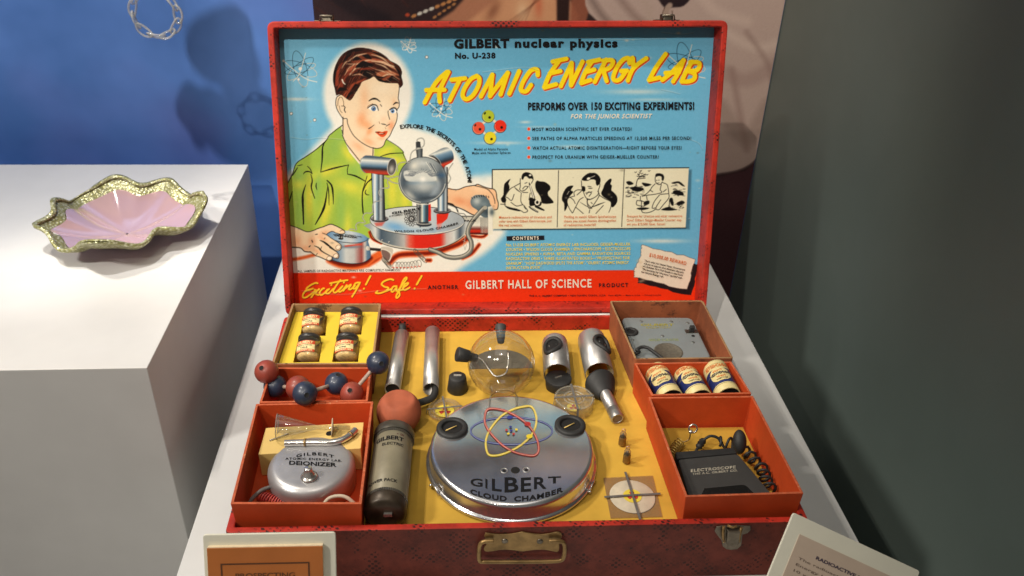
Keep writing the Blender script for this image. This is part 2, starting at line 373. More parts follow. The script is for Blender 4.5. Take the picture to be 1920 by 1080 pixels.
    def sample(s, px, py):
        x = np.clip((px-s.x0)*s.k-.5, 0, s.w-1.001); y = np.clip((py-s.y0)*s.k-.5, 0, s.h-1.001)
        i = x.astype(int); j = y.astype(int); fx = (x-i)[..., None]; fy = (y-j)[..., None]; a = s.a
        return (a[j, i]*(1-fx)+a[j, i+1]*fx)*(1-fy)+(a[j+1, i]*(1-fx)+a[j+1, i+1]*fx)*fy
def elp(c, rx, ry, rot=0, n=40, a0=0, a1=360):
    r = math.radians(rot); out = []
    m = n if a1-a0 == 360 else n-1
    for i in range(n+(1 if a1-a0 == 360 else 0)):
        a = math.radians(a0+(a1-a0)*i/m); x, y = rx*math.cos(a), ry*math.sin(a)
        out.append((c[0]+x*math.cos(r)-y*math.sin(r), c[1]+x*math.sin(r)+y*math.cos(r)))
    return out
def crom(P, n, closed):
    P = [np.array(p, float) for p in P]; m = len(P); out = []
    for i in range(m if closed else m-1):
        if closed: a, b, c, d = P[i-1], P[i], P[(i+1) % m], P[(i+2) % m]
        else: a, b, c, d = P[max(i-1, 0)], P[i], P[i+1], P[min(i+2, m-1)]
        for k in range(n):
            t = k/n
            out.append(.5*(2*b+(c-a)*t+(2*a-5*b+4*c-d)*t*t+(3*b-a-3*c+d)*t**3))
    if not closed: out.append(P[-1])
    return [tuple(p) for p in out]
def win(x0, y0, k):                       # a window on the sheet, enlarged k times, to draw in
    return lambda *p: [(x0+a/k, y0+b/k) for a, b in zip(p[::2], p[1::2])]

BLK = (20, 18, 18); CREAM = (232, 226, 205); SKIN = (240, 214, 178)
RED = (226, 52, 18); YEL = (246, 216, 24)
def draw_sheet():
    rnd = random.Random(4)
    T = Ink(505, 40, 1350, 572, 2, (106, 178, 212))
    A = win(600, 80, 5.4); B = win(530, 220, 5.4); C_ = win(650, 260, 5.4); D = win(780, 260, 6.75)
    E = win(540, 380, 7.715); F = win(690, 370, 7.2); G = win(920, 310, 8.642); H_ = win(1100, 310, 8.64)
    I = win(780, 60, 6.75); J = win(1000, 80, 5.647); K = win(550, 500, 6.4); L = win(930, 430, 4.923); M = win(870, 190, 9.82)
    # sky: slow changes of the printed blue, partly lamp light put into it; thin clouds
    T.blob((560, 170), 60, 90, (146, 204, 230), .55); T.blob((1180, 430), 260, 120, (92, 164, 200), .5)
    for c, rx, ry, a in [((556, 186), 24, 3, .7), ((1195, 172), 55, 5, .55), ((1225, 187), 45, 3, .4), ((1240, 452), 42, 4, .7), ((938, 268), 40, 3, .6),
                         ((915, 228), 20, 2, .4), ((1010, 238), 30, 2, .3), ((985, 229), 10, 2.5, .6), ((1070, 275), 26, 3, .45)]:
        T.blob(c, rx, ry, (236, 228, 210), a)
    # white glow behind the figure and the apparatus
    T.poly(elp((690, 176), 84, 96), (238, 234, 222), 1, 16)
    T.poly([(520, 345), (560, 306), (600, 262), (628, 232), (700, 226), (770, 236), (815, 250), (846, 266), (866, 300), (880, 332), (908, 322), (950, 335), (956, 400),
            (945, 440), (925, 462), (905, 478), (872, 498), (840, 520), (505, 520)], (236, 233, 220), 1, 18)
    T.blob((905, 318), 16, 14, (106, 178, 212), .8)
    # ---- shirt
    shirt = A(222, 840, 150, 885, 95, 945, 60, 990, 0, 1040)+B(440, 235, 345, 320, 140, 465, 95, 585, 20, 700, -20, 900, -60, 1300)[1:]+[(560, 452), (640, 462), (720, 440), (775, 420), (770, 330)]+C_(605, 230, 575, 130, 520, 85, 405, 10)+[(712, 262), (699, 278), (699, 308), (674, 308), (655, 285), (642, 255), (640, 240)]
    T.poly(shirt, (158, 188, 72), 1, 0)
    for c, rx, ry, r in [((612, 322), 26, 10, -20), ((655, 350), 26, 14, 20), ((580, 372), 9, 40, 0), ((612, 395), 10, 40, 15), ((655, 292), 8, 32, -38), ((722, 284), 22, 10, -20),
                         ((735, 360), 12, 40, 0), ((760, 372), 12, 30, 0), ((650, 425), 9, 30, 0), ((690, 340), 8, 30, 20), ((742, 300), 20, 8, 10), ((560, 345), 10, 10, 0)]:
        T.blob(c, rx, ry, (226, 216, 70), .85, r, shirt)
    for c, rx, ry, r in [((630, 270), 14, 30, 20), ((668, 315), 14, 22, 30), ((640, 400), 10, 40, 0), ((560, 400), 8, 40, 0), ((595, 350), 6, 30, 10), ((710, 400), 14, 40, 0), ((560, 330), 12, 14, 0)]:
        T.blob(c, rx, ry, (140, 182, 86), .7, r, shirt)
    # neck, face, ear
    T.poly([(642, 222), (641, 240), (643, 254), (655, 282), (674, 306), (701, 302), (702, 270), (690, 262), (665, 250), (655, 240), (651, 224)], (240, 212, 178))
    T.blob((672, 275), 14, 7, (236, 176, 130), .7, 35, [(642, 222), (643, 254), (655, 282), (674, 303), (699, 298), (700, 276), (690, 268), (665, 255), (655, 240), (651, 224)])
    face = crom(A(205, 528, 168, 555, 160, 620, 175, 680, 215, 745, 238, 768, 272, 770, 280, 820, 310, 890, 350, 950, 420, 1010, 500, 1055, 560, 1070, 610, 1065, 645, 1040, 665, 990, 705, 945,
             735, 880, 765, 820, 780, 770, 782, 720, 772, 690, 800, 650, 802, 600, 792, 560, 800, 490, 800, 440, 780, 405, 700, 395, 600, 370, 540, 330, 470, 360, 390, 400, 330, 500, 290, 540, 240, 530), 4, True)
    T.poly(face, SKIN)
    for c, rx, ry, r, col, a in [((A(450, 560))[0], 9, 26, 0, (238, 176, 128), .55), (A(420, 770)[0], 9, 13, 10, (236, 146, 92), .6), (A(470, 830)[0], 11, 8, 20, (238, 150, 92), .6),
            (A(500, 900)[0], 5, 8, 30, (238, 140, 82), .6), (A(490, 1000)[0], 12, 7, 30, (238, 160, 110), .6), (A(720, 840)[0], 6, 9, 10, (236, 140, 92), .7), (A(640, 770)[0], 6, 7, 0, (240, 178, 134), .6),
            (A(750, 600)[0], 4, 7, 0, (238, 180, 130), .5), (A(590, 640)[0], 6, 5, 0, (240, 190, 150), .5), (A(620, 700)[0], 16, 24, 0, (248, 232, 204), .6), (A(640, 470)[0], 22, 12, 0, (246, 228, 198), .6),
            (A(620, 970)[0], 7, 3, 0, (238, 170, 120), .6)]:
        T.blob(c, rx, ry, col, a, r, face)
    T.line(A(205, 530, 168, 555, 160, 620, 175, 680, 215, 745, 238, 768, 272, 770, 280, 820, 310, 890, 350, 950, 420, 1010, 500, 1055, 560, 1070, 610, 1065, 645, 1040, 665, 990, 705, 945,
             735, 880, 765, 820, 780, 770, 782, 720, 772, 690, 800, 650, 802, 600, 792, 560, 800, 490, 803, 440), .9, BLK, smooth=4)
    T.line(A(180, 640, 185, 580, 205, 552, 225, 560, 240, 610, 235, 640, 215, 640), .9, (90, 60, 40), smooth=4)
    T.line(A(195, 640, 205, 690, 225, 710), .8, (90, 60, 40)); T.line(A(240, 640, 255, 655, 245, 680, 258, 705), 1.1, BLK)
    # eyes, brows, nose, mouth
    T.line(A(495, 590, 530, 570, 570, 570, 608, 597), 1.0, BLK, mid=3.2, smooth=4)
    T.line(A(742, 628, 768, 608, 795, 612), .9, BLK, mid=2.6, smooth=4)
    T.poly(crom(A(490, 660, 515, 640, 545, 630, 575, 642, 592, 680, 545, 692, 515, 685), 4, True), (244, 240, 230))
    T.line(A(482, 662, 512, 640, 545, 628, 575, 640, 592, 685), 1.0, BLK, mid=2.0, smooth=4)
    T.ell(A(543, 668)[0], 4.0, 4.2, (92, 138, 190)); T.ell(A(543, 668)[0], 1.7, 1.9, BLK); T.ell(A(537, 660)[0], .9, .9, (245, 245, 245)); T.ring(A(543, 668)[0], 4.0, 4.2, .6, (50, 66, 92))
    T.line(A(480, 650, 500, 632, 535, 618), .7, (110, 70, 50))
    T.poly(crom(A(700, 680, 730, 668, 765, 670, 778, 690, 765, 712, 725, 712), 4, True), (244, 240, 230))
    T.line(A(705, 680, 735, 662, 765, 665, 780, 690), 1.3, BLK, mid=2.4, smooth=4)
    T.ell(A(735, 693)[0], 3.6, 3.8, (92, 138, 190)); T.ell(A(735, 694)[0], 1.6, 1.8, BLK); T.ell(A(729, 686)[0], .8, .8, (245, 245, 245))
    T.line(A(690, 690, 690, 720, 705, 775), .9, BLK, smooth=4); T.line(A(610, 625, 625, 645), .8, BLK)
    T.line(A(598, 800, 605, 820), .8, (120, 70, 40)); T.line(A(620, 822, 650, 826, 670, 832), .6, BLK, mid=1.6); T.line(A(670, 845, 705, 825), .8, BLK)
    T.line(A(495, 870, 520, 855, 548, 833), 1.4, BLK, w2=.6); T.line(A(660, 860, 668, 875), .6, (150, 90, 60))
    lips = crom(A(562, 905, 600, 897, 630, 905, 655, 895, 685, 897, 668, 935, 640, 955, 610, 950, 580, 925), 4, True)
    T.poly(lips, (222, 84, 40)); T.poly(crom(A(590, 912, 630, 915, 665, 908, 640, 932, 605, 925), 4, True), (120, 30, 16)); T.line(A(600, 918, 640, 922), 1.2, (236, 210, 180)); T.line(A(562, 905, 600, 910), .8, BLK)
    # hair
    hair = crom(A(165, 530, 150, 460, 135, 390, 140, 300, 165, 220, 210, 140, 270, 90, 340, 62, 400, 52, 470, 58, 540, 75, 610, 105, 670, 145, 710, 185, 770, 215, 810, 250, 828, 300, 822, 340,
               832, 380, 838, 420, 812, 455, 795, 425, 780, 412, 700, 410, 640, 400, 590, 385, 545, 345, 500, 368, 430, 395, 405, 440, 370, 490, 330, 560, 300, 585, 260, 560, 225, 535, 195, 525), 4, True)
    T.poly(hair, (58, 24, 16))
    hm = T.mask(hair); full = np.zeros((T.h, T.w), np.float32); full[hm[2]:hm[3], hm[0]:hm[1]] = hm[4]
    keep = T.a.copy()
    for p, w, col in [((350, 190, 480, 120, 600, 130, 700, 190), 11, (120, 56, 34)), ((300, 290, 450, 190, 620, 190, 790, 290), 13, (168, 84, 56)),
                      ((200, 470, 260, 330, 400, 270, 560, 260), 9, (120, 46, 28)), ((250, 540, 330, 430, 460, 370), 9, (150, 66, 40)), ((600, 330, 700, 300, 800, 330), 12, (176, 100, 66)),
                      ((170, 420, 180, 300, 240, 190), 8, (140, 54, 34)), ((540, 90, 640, 140, 740, 220), 6, (150, 78, 50)), ((640, 380, 730, 330, 800, 380), 6, (140, 70, 44))]:
        T.line(A(*p), w, col, w2=2, smooth=5, soft=3)
    for p, w in [((300, 175, 380, 130, 470, 110), 3.4), ((270, 215, 380, 215, 480, 180, 560, 180), 3.0), ((520, 120, 620, 150, 700, 215), 3.2), ((520, 190, 640, 200, 760, 260), 4.2), ((650, 220, 740, 240, 810, 320), 3.0),
                 ((560, 210, 650, 240, 720, 300), 2.6), ((300, 330, 350, 270, 420, 250), 2.4), ((330, 330, 400, 320, 470, 345), 2.2), ((620, 350, 690, 320, 760, 330), 3.4), ((220, 260, 260, 200, 310, 180), 2.2), ((560, 270, 640, 290, 700, 310), 2.2), ((250, 330, 300, 250, 360, 220), 1.8)]:
        T.line(A(*p), .6, (232, 196, 156), mid=w, smooth=5, soft=2.2, alpha=.9)
    for p, w in [((330, 180, 370, 160, 420, 170), 5), ((430, 130, 480, 140, 520, 165), 6), ((360, 250, 440, 220, 540, 230), 9), ((380, 280, 470, 310, 560, 290), 8), ((440, 330, 500, 345, 540, 365), 4), ((560, 340, 620, 390, 700, 400), 4),
                 ((700, 400, 730, 360, 800, 390), 6), ((150, 440, 145, 330, 180, 220), 4), ((180, 500, 210, 470, 280, 480), 5), ((330, 470, 360, 430, 390, 440), 3), ((270, 560, 300, 520, 330, 500), 3), ((240, 130, 330, 85, 430, 75), 4), ((520, 90, 600, 120, 680, 165), 3),
                 ((560, 330, 590, 350, 640, 350), 3), ((760, 250, 800, 300, 815, 360), 3), ((230, 200, 280, 140, 330, 110), 3)]:
        T.line(A(*p), 1.2, (20, 12, 11), mid=w*1.5, smooth=5, soft=1.6)
    for i in range(60):
        t = rnd.random(); x, y = 160+t*240, 470-rnd.random()*300
        T.line(A(x, y, x+30+rnd.random()*30, y-50-rnd.random()*40), .4, rnd.choice([(170, 76, 48), (190, 92, 60), (24, 14, 12), (24, 14, 12)]), mid=1.3, alpha=.8)
    for i in range(34):
        x, y = 200+rnd.random()*170, 590-rnd.random()*130
        T.line(A(x, y, x+40, y-60), .4, rnd.choice([(150, 60, 38), (24, 14, 12), (30, 16, 12)]), mid=1.2, alpha=.85)
    for i in range(34):
        x, y = 470+rnd.random()*300, 200+rnd.random()*170
        T.line(A(x, y, x+60, y+22+rnd.random()*20), .4, rnd.choice([(240, 206, 168), (60, 26, 18), (150, 78, 52), (24, 14, 12)]), mid=1.2, alpha=.8)
    T.a = keep*(1-full[..., None])+T.a*full[..., None]
    T.line(A(165, 530, 150, 460, 135, 390, 140, 300, 165, 220, 210, 140, 270, 90, 340, 62, 400, 52, 470, 58, 540, 75, 610, 105, 670, 145, 710, 185, 770, 215, 810, 250, 828, 300, 822, 340, 834, 390, 836, 425, 812, 455), 1.0, (30, 18, 14), smooth=4)
    for i in range(14):
        x = 265+rnd.random()*110; T.line(A(x, 575-(x-265)*.8, x+30, 520-(x-265)*.8), .6, (30, 16, 12), w2=.2)
    T.line(A(225, 375, 235, 405, 255, 422), 2.4, (236, 226, 206), w2=1.4)
    # ---- shirt lines
    for p, w, w2, mid in [((605, 80, 530, 135, 470, 185, 440, 235, 345, 320, 240, 395, 140, 465, 100, 570, 50, 670), 1.0, 1.2, None), ((435, 240, 405, 300, 400, 430, 385, 555), .8, .8, 2.8), ((385, 555, 520, 515, 668, 482), .8, .8, 2.6),
            ((668, 482, 655, 530, 658, 575), .9, .9, None), ((658, 575, 740, 595, 838, 648), 1., 1., 2.6), ((608, 170, 600, 130), .8, .8, None), ((605, 180, 640, 260, 700, 340, 780, 442), 1.0, 1.0, None), ((610, 0, 612, 175), 1.4, .8, None),
            ((855, 595, 830, 680, 810, 750, 806, 850, 815, 970), .8, 2., None), ((900, 625, 850, 670, 815, 750), 2.2, .6, None), ((845, 735, 835, 760, 850, 782, 875, 785), .7, .7, 1.8),
            ((210, 575, 230, 552, 270, 550, 300, 572), .7, .7, 2.2), ((250, 495, 280, 525, 298, 570), .6, .8, 1.4), ((285, 575, 300, 640, 290, 710, 325, 820), .6, 1., 2.4), ((342, 665, 338, 700, 348, 735), .6, .6, 2.),
            ((450, 640, 495, 690, 510, 780, 513, 880), 1.6, .5, 3.), ((448, 665, 465, 740, 470, 890), .8, .5, 1.8), ((235, 680, 205, 780, 205, 900, 212, 1080), .6, 1.6, 4.), ((455, 700, 430, 870, 395, 970, 330, 1085), .6, 1.2, 4.),
            ((150, 490, 200, 480), .7, .6, 1.4), ((150, 510, 100, 590), 1., 1., 2.), ((98, 750, 60, 870), .8, .8, 2.)]:
        T.line(B(*p), w, BLK, w2=w2, mid=mid, smooth=4)
    T.line(C_(340, 182, 440, 152, 575, 145), .8, BLK, mid=1.6, smooth=4); T.line(C_(405, 8, 520, 80, 575, 135, 570, 150, 608, 228), .8, BLK, smooth=3); T.line(C_(268, 90, 265, 175), 1., BLK)
    # ---- apparatus drawn on the sheet: metal greys with red reflections
    ch = [(0, (60, 72, 84)), (.12, (150, 172, 184)), (.3, (236, 236, 228)), (.42, (150, 178, 198)), (.6, (70, 84, 96)), (.78, (190, 198, 198)), (1, (50, 54, 60))]
    # red shadow on the table
    for p, w, so in [((0, 890, 120, 820, 180, 760), 14, 5), ((300, 870, 420, 780, 700, 760, 900, 740, 1200, 640, 1330, 560), 12, 5), ((1280, 820, 1400, 760, 1500, 640), 7, 4), ((1400, 520, 1560, 530, 1650, 430), 6, 3), ((20, 470, 60, 560, 180, 620), 5, 2), ((800, 850, 840, 850), 8, 3)]:
        T.line(F(*p), w, (222, 84, 30), smooth=5, soft=so); T.line(F(*p), w*.5, (120, 26, 12), smooth=5, soft=so*.7)
    T.line(E(0, 830, 200, 800, 420, 745), 6, (214, 92, 40), smooth=4, soft=4); T.line(E(600, 830, 760, 900, 950, 920, 1120, 890, 1230, 800, 1360, 730), 13, (224, 96, 40), smooth=5, soft=5); T.line(E(620, 835, 770, 890, 950, 905, 1110, 870, 1200, 800), 7, (110, 26, 12), smooth=5, soft=4)
    # power pack behind
    T.ramp(F(1270, 260, 1640, 270, 1650, 470, 1610, 500, 1290, 490), F(1270, 260)[0], F(1270, 500)[0], [(0, (190, 186, 170)), (.5, (226, 222, 206)), (.68, (120, 60, 50)), (.82, (214, 44, 24)), (1, (60, 16, 14))])
    for i in range(8):
        x = 1520+i*14; T.line(F(x, 275, x+2, 490), .7, (60, 60, 58)); T.line(F(x+7, 275, x+9, 480), .7, (236, 232, 216))
    T.line(F(1270, 255, 1420, 258), 1.8, (60, 60, 58)); T.line(F(1640, 300, 1655, 420, 1610, 500, 1290, 492), .8, BLK)
    # right arm and hand on the squeeze bulb
    arm = crom(D(400, 630, 470, 640, 540, 640, 620, 610, 690, 597, 750, 590, 780, 577, 850, 605, 930, 630, 985, 640, 1015, 680, 1025, 760, 1042, 820, 1030, 890, 990, 900, 960, 860, 930, 790, 880, 740, 800, 720, 720, 730, 690, 790, 700, 840, 770, 900, 780, 930, 730, 965, 690, 945, 600, 890, 500, 850, 400, 820), 3, True)
    T.poly(arm, (238, 190, 146)); T.blob(D(560, 790)[0], 16, 8, (228, 150, 104), .8, 15, arm); T.blob(D(800, 640)[0], 16, 6, (244, 208, 168), .8, 10, arm); T.blob(D(690, 820)[0], 6, 10, (226, 148, 104), .7, 0, arm)
    T.line(D(400, 630, 470, 642, 540, 642, 620, 610, 690, 597, 750, 590, 780, 577, 850, 605, 930, 630, 985, 640, 1015, 680, 1025, 760, 1042, 820, 1030, 890, 990, 900), 1.1, BLK, smooth=3)
    T.line(D(745, 595, 850, 620, 920, 650, 970, 710, 995, 780, 1000, 820), .9, BLK, smooth=3); T.line(D(400, 820, 500, 860, 600, 900, 690, 950, 735, 968), 1.4, BLK, smooth=3); T.line(D(980, 800, 990, 820, 1010, 815), .8, BLK)
    T.poly(crom(D(700, 760, 750, 715, 850, 715, 910, 760, 950, 820, 985, 870, 970, 950, 900, 1000, 830, 980, 780, 910, 710, 860, 690, 810), 4, True), (92, 108, 114))
    T.blob(D(770, 790)[0], 8, 8, (190, 196, 192), .9); T.blob(D(900, 930)[0], 9, 6, (52, 64, 72), .9, 30); T.blob(D(860, 830)[0], 6, 5, (130, 146, 150), .7)
    for i in range(9):
        a = i/8; T.line(D(705+a*240, 745-math.sin(a*3)*30, 712+a*240, 760-math.sin(a*3)*26), 1, BLK)
    # base drum of the chamber
    drum = F(30, 350, 40, 440, 90, 540, 200, 610, 380, 660, 600, 690, 800, 690, 1000, 660, 1180, 590, 1290, 510, 1320, 440, 1300, 300)
    T.ramp(crom(drum, 3, True), F(20, 0)[0], F(1320, 0)[0], [(0, (150, 160, 164)), (.06, (210, 212, 206)), (.12, (70, 86, 100)), (.24, (110, 122, 128)), (.36, (180, 176, 170)), (.42, (216, 90, 70)), (.48, (214, 40, 26)), (.74, (212, 44, 30)), (.8, (196, 180, 172)), (.88, (210, 212, 206)), (.94, (76, 90, 102)), (1, (190, 194, 190))])
    T.line(F(35, 440, 90, 540, 200, 612, 380, 665, 600, 695, 800, 695, 1000, 665, 1180, 595, 1290, 515, 1322, 440), 2.6, (196, 192, 176), smooth=5); T.line(F(30, 450, 90, 560, 200, 628, 380, 680, 600, 708, 800, 708, 1000, 678, 1180, 605, 1300, 520), .9, BLK, smooth=5)
    top = elp(F(665, 310)[0], 88.5, 26, 1)
    T.ramp(top, F(100, 250)[0], F(1200, 420)[0], [(0, (190, 196, 196)), (.4, (206, 210, 206)), (.7, (186, 196, 200)), (1, (160, 168, 172))])
    T.blob(F(370, 400)[0], 24, 9, (110, 164, 206), .95, 12, top); T.blob(F(600, 450)[0], 24, 5, (140, 178, 206), .6, 0, top); T.blob(F(900, 440)[0], 20, 5, (120, 160, 190), .5, -8, top)
    T.ring(F(665, 310)[0], 88.5, 26, 1.6, (226, 224, 210), 1, 10, 175); T.ring(F(665, 318)[0], 88.5, 26.5, .9, (50, 54, 60), 1, 5, 178); T.ring(F(665, 310)[0], 88.5, 26, .8, BLK, 1, 180, 360)
    T.poly(F(85, 345, 230, 330, 190, 385, 110, 390), (200, 80, 66), .8, 4); T.poly(F(925, 225, 1090, 215, 1070, 290, 1000, 350, 930, 370), (214, 46, 28), 1, 1.5); T.poly(F(930, 360, 1000, 340, 980, 430, 935, 440), (222, 130, 118), .7, 5)
    for (x, y) in [(190, 580), (285, 605)]: T.ell(F(x, y)[0], 1.3, 1.6, (226, 224, 216)); T.ell(F(x+4, y+3)[0], .8, .8, BLK)
    for i in range(7): T.ring(F(590, 290)[0], 14, 4, .5, BLK, i*52)
    T.ell(F(597, 290)[0], 3, 2.4, (60, 60, 60)); T.ell(F(600, 288)[0], 1.5, 1.2, (210, 210, 204))
    # columns
    for p, fl in [(F(75, -60, 225, -60, 232, 300, 80, 295), F(158, 295)[0]), (F(935, -10, 1080, -10, 1070, 180, 940, 180), F(1003, 185)[0])]:
        T.ell(fl, 16.5, 5.6, (44, 40, 42)); T.ell((fl[0], fl[1]-1.6), 16, 4.8, (120, 116, 116)); T.ell((fl[0], fl[1]-1.8), 12, 3.4, (56, 54, 56))
        T.ramp(p, p[0], p[1], ch)
    T.ramp(C_(250, 350, 370, 350, 390, 825, 275, 825), C_(250, 0)[0], C_(372, 0)[0], ch)
    T.ramp(C_(985, 270, 1020, 290, 1020, 735, 925, 735, 920, 600), C_(925, 0)[0], C_(1022, 0)[0], ch)
    T.line(C_(250, 350, 275, 825), .7, BLK); T.line(C_(372, 350, 390, 825), .7, BLK); T.line(C_(1022, 290, 1022, 735), .7, BLK)
    # socket under the globe
    T.poly(C_(800, 660, 852, 660, 855, 830, 830, 840), (214, 40, 24)); T.ramp(C_(705, 650, 830, 650, 828, 850, 715, 855), C_(705, 0)[0], C_(830, 0)[0], [(0, (40, 44, 50)), (.14, (150, 150, 146)), (.3, (60, 66, 72)), (.48, (222, 222, 204)), (.62, (110, 150, 170)), (.78, (60, 74, 84)), (1, (44, 60, 76))])
    T.ell(C_(785, 868)[0], 14, 4.5, (48, 52, 58)); T.ring(C_(785, 850)[0], 13.5, 3, 1.4, (190, 190, 182), 0, 0, 180); T.ring(C_(780, 655)[0], 14, 2.4, 1.2, (230, 226, 212), 0, 0, 180); T.ell(C_(745, 892)[0], 1.6, 1.2, (70, 86, 100))
    # lamp tubes
    t1 = crom(C_(150, 210, 180, 175, 230, 170, 440, 195, 490, 210, 505, 270, 490, 340, 450, 372, 330, 365, 250, 350, 180, 345, 145, 290), 3, True)
    T.ramp(t1, C_(300, 172)[0], C_(290, 368)[0], [(0, (92, 110, 124)), (.1, (70, 86, 100)), (.26, (224, 224, 214)), (.4, (160, 176, 186)), (.55, (84, 116, 142)), (.68, (40, 46, 54)), (.8, (150, 60, 46)), (.9, (196, 60, 40)), (1, (60, 30, 28))])
    T.ell(C_(458, 285)[0], 8.2, 15.6, (64, 62, 60), rot=8); T.blob(C_(455, 310)[0], 5, 8, (190, 186, 176), .9, 8); T.ring(C_(458, 285)[0], 8.2, 15.8, 1.1, (206, 204, 196), 8)
    T.line(C_(150, 200, 135, 250, 150, 310, 190, 345), 1., (90, 130, 150), smooth=3)
    t2 = crom(C_(830, 170, 900, 130, 980, 92, 1030, 92, 1070, 130, 1085, 200, 1060, 240, 1000, 275, 980, 300, 945, 240, 900, 185), 3, True)
    T.ramp(t2, C_(960, 100)[0], C_(1020, 290)[0], [(0, (110, 122, 130)), (.16, (220, 222, 212)), (.3, (120, 150, 172)), (.5, (70, 100, 124)), (.66, (40, 50, 60)), (.8, (206, 62, 40)), (1, (120, 40, 30))])
    T.poly(crom(C_(830, 172, 880, 170, 930, 210, 955, 250, 940, 250, 890, 200), 3, True), (40, 40, 42)); T.line(C_(830, 170, 890, 178, 935, 215, 955, 255), .8, (196, 196, 188), smooth=3)
    # globe
    gc = C_(770, 420)[0]; gl = elp(gc, 45, 43.5)
    T.poly(gl, (150, 158, 158)); T.blob((gc[0], gc[1]+30), 40, 18, (70, 84, 96), 1, 0, gl); T.blob((gc[0]-34, gc[1]), 10, 32, (64, 74, 84), .9, 10, gl); T.blob((gc[0]+36, gc[1]), 8, 30, (60, 70, 80), .9, -8, gl)
    T.poly(crom(C_(580, 330, 680, 325, 800, 325, 880, 350, 905, 400, 890, 430, 720, 440, 600, 420), 3, True), (206, 208, 200), 1, 3); T.blob(C_(690, 270)[0], 11, 8, (216, 214, 200), 1, -35, gl); T.blob(C_(770, 250)[0], 12, 6, (196, 200, 196), .9, 0, gl)
    T.blob(C_(760, 450)[0], 26, 4, (90, 124, 150), .7, 0, gl); T.blob(C_(780, 480)[0], 18, 12, (190, 194, 190), .9, 0, gl); T.blob(C_(770, 410)[0], 6, 5, (244, 242, 232), .95)
    T.blob(C_(900, 520)[0], 6, 18, (150, 162, 170), .9, 30, gl); T.blob(C_(890, 370)[0], 3, 12, (232, 230, 214), .8, -25, gl); T.blob(C_(640, 570)[0], 5, 14, (190, 190, 180), .8, -50, gl); T.blob(C_(830, 600)[0], 24, 3, (50, 58, 66), .7, -8, gl)
    T.blob(C_(960, 370)[0], 8, 5, (60, 92, 124), .8, 0, gl)
    for i in range(30):
        a = math.radians(198+i*5); r0 = 13+rnd.random()*3; r1 = 24+rnd.random()*9
        cx, cy = C_(765, 400)[0]; T.line([(cx+math.cos(a)*r0*1.2, cy+math.sin(a)*r0*.75), (cx+math.cos(a)*r1*1.25, cy+math.sin(a)*r1*.55)], .5, (52, 62, 76), alpha=.9)
    for i in range(9):
        T.line(C_(800+i*9, 235+i*3, 850+i*9, 310+i*5), .6, rnd.choice([(226, 226, 216), (60, 70, 80)]))
    T.ring(gc, 45, 43.5, 1.3, (54, 58, 62)); T.ring(gc, 43, 41.5, 1.0, (214, 212, 200), 0, 95, 200); T.ring(gc, 42.6, 41, 1.6, (190, 192, 186), 0, 10, 70); T.ring(gc, 46, 44.6, .7, (232, 230, 216), 0, 80, 190)
    # stopper and wires
    T.ramp(C_(700, 100, 770, 100, 768, 190, 712, 195), C_(700, 0)[0], C_(770, 0)[0], [(0, (40, 44, 48)), (.5, (116, 122, 124)), (1, (40, 44, 48))]); T.poly(C_(700, 35, 745, 30, 752, 90, 702, 95), (56, 58, 60)); T.line(C_(720, 30, 742, 40), 1.6, (30, 30, 30))
    W1 = (100, 100, 96)
    for p in [(710, 30, 720, 5, 760, -5, 785, 20, 780, 70, 740, 100, 680, 120, 650, 160, 640, 240), (640, 240, 560, 240, 515, 270, 515, 330), (380, 380, 420, 410, 460, 440, 520, 455), (380, 400, 430, 400, 520, 380),
              (430, 400, 412, 440, 428, 495, 350, 505, 325, 550, 355, 620, 285, 640, 262, 680, 258, 750, 190, 755, 162, 800, 188, 850, 120, 850, 92, 880, 98, 925, 40, 915, 10, 945), (1075, 250, 1035, 310, 1030, 350, 1052, 400, 1030, 450)]:
        T.line(C_(*p), 1.8, W1, smooth=5); T.line(C_(*p), .8, (222, 220, 206), smooth=5)
    T.line(D(400, 815, 460, 830, 510, 880, 530, 920), 1.6, BLK, smooth=4)
    T.line(F(1080, 100, 1180, 140, 1220, 210, 1300, 225, 1330, 280), 1.4, W1, smooth=4)
    # hose
    hose = F(840, 705, 950, 745, 1060, 800, 1180, 815, 1300, 790, 1385, 720, 1395, 610, 1350, 500, 1370, 390, 1450, 270, 1560, 150)
    T.line(hose, 8.6, (58, 60, 58), smooth=6); T.line(hose, 6.2, (120, 120, 112), smooth=6, soft=3); T.line([(x-1.2, y-1.2) for x, y in hose], 2.2, (206, 202, 184), smooth=6, soft=2.4)
    T.ell(F(1580, 140)[0], 4.2, 3.6, (170, 166, 150))
    # nozzle, coil spring, clip
    T.poly(crom(F(180, 670, 330, 690, 325, 780, 290, 860, 230, 880, 190, 790), 3, True), (196, 188, 172)); T.poly(crom(F(180, 715, 250, 720, 300, 770, 280, 850, 215, 830), 3, True), (120, 96, 88)); T.line(F(180, 700, 250, 715, 320, 770, 290, 860), 1.2, (226, 220, 204), smooth=3)
    T.poly(F(15, 680, 170, 690, 170, 725, 20, 712), (44, 40, 38))
    for i in range(7):
        T.ring(F(215+i*12, 840+i*14)[0], 5.5, 3.6, .8, (80, 76, 66), 60)
        T.ring(F(645+i*20, 730+i*20)[0], 5.5, 3.2, .8, (80, 76, 66), 50)
    for i in range(8):
        T.ring(F(370+i*45, 925-(max(0, i-4))*9)[0], 5, 7, .8, (90, 86, 76), 0, 120+i*4, 420); T.line(F(330+i*50, 945-(max(0, i-4))*6, 352+i*50, 952-(max(0, i-4))*6), 1.5, (206, 52, 24))
    T.line(F(1285, 500, 1310, 560, 1290, 640, 1310, 710, 1330, 640), 1.0, (180, 176, 160)); T.line(F(1280, 580, 1345, 610), .8, (190, 186, 170))
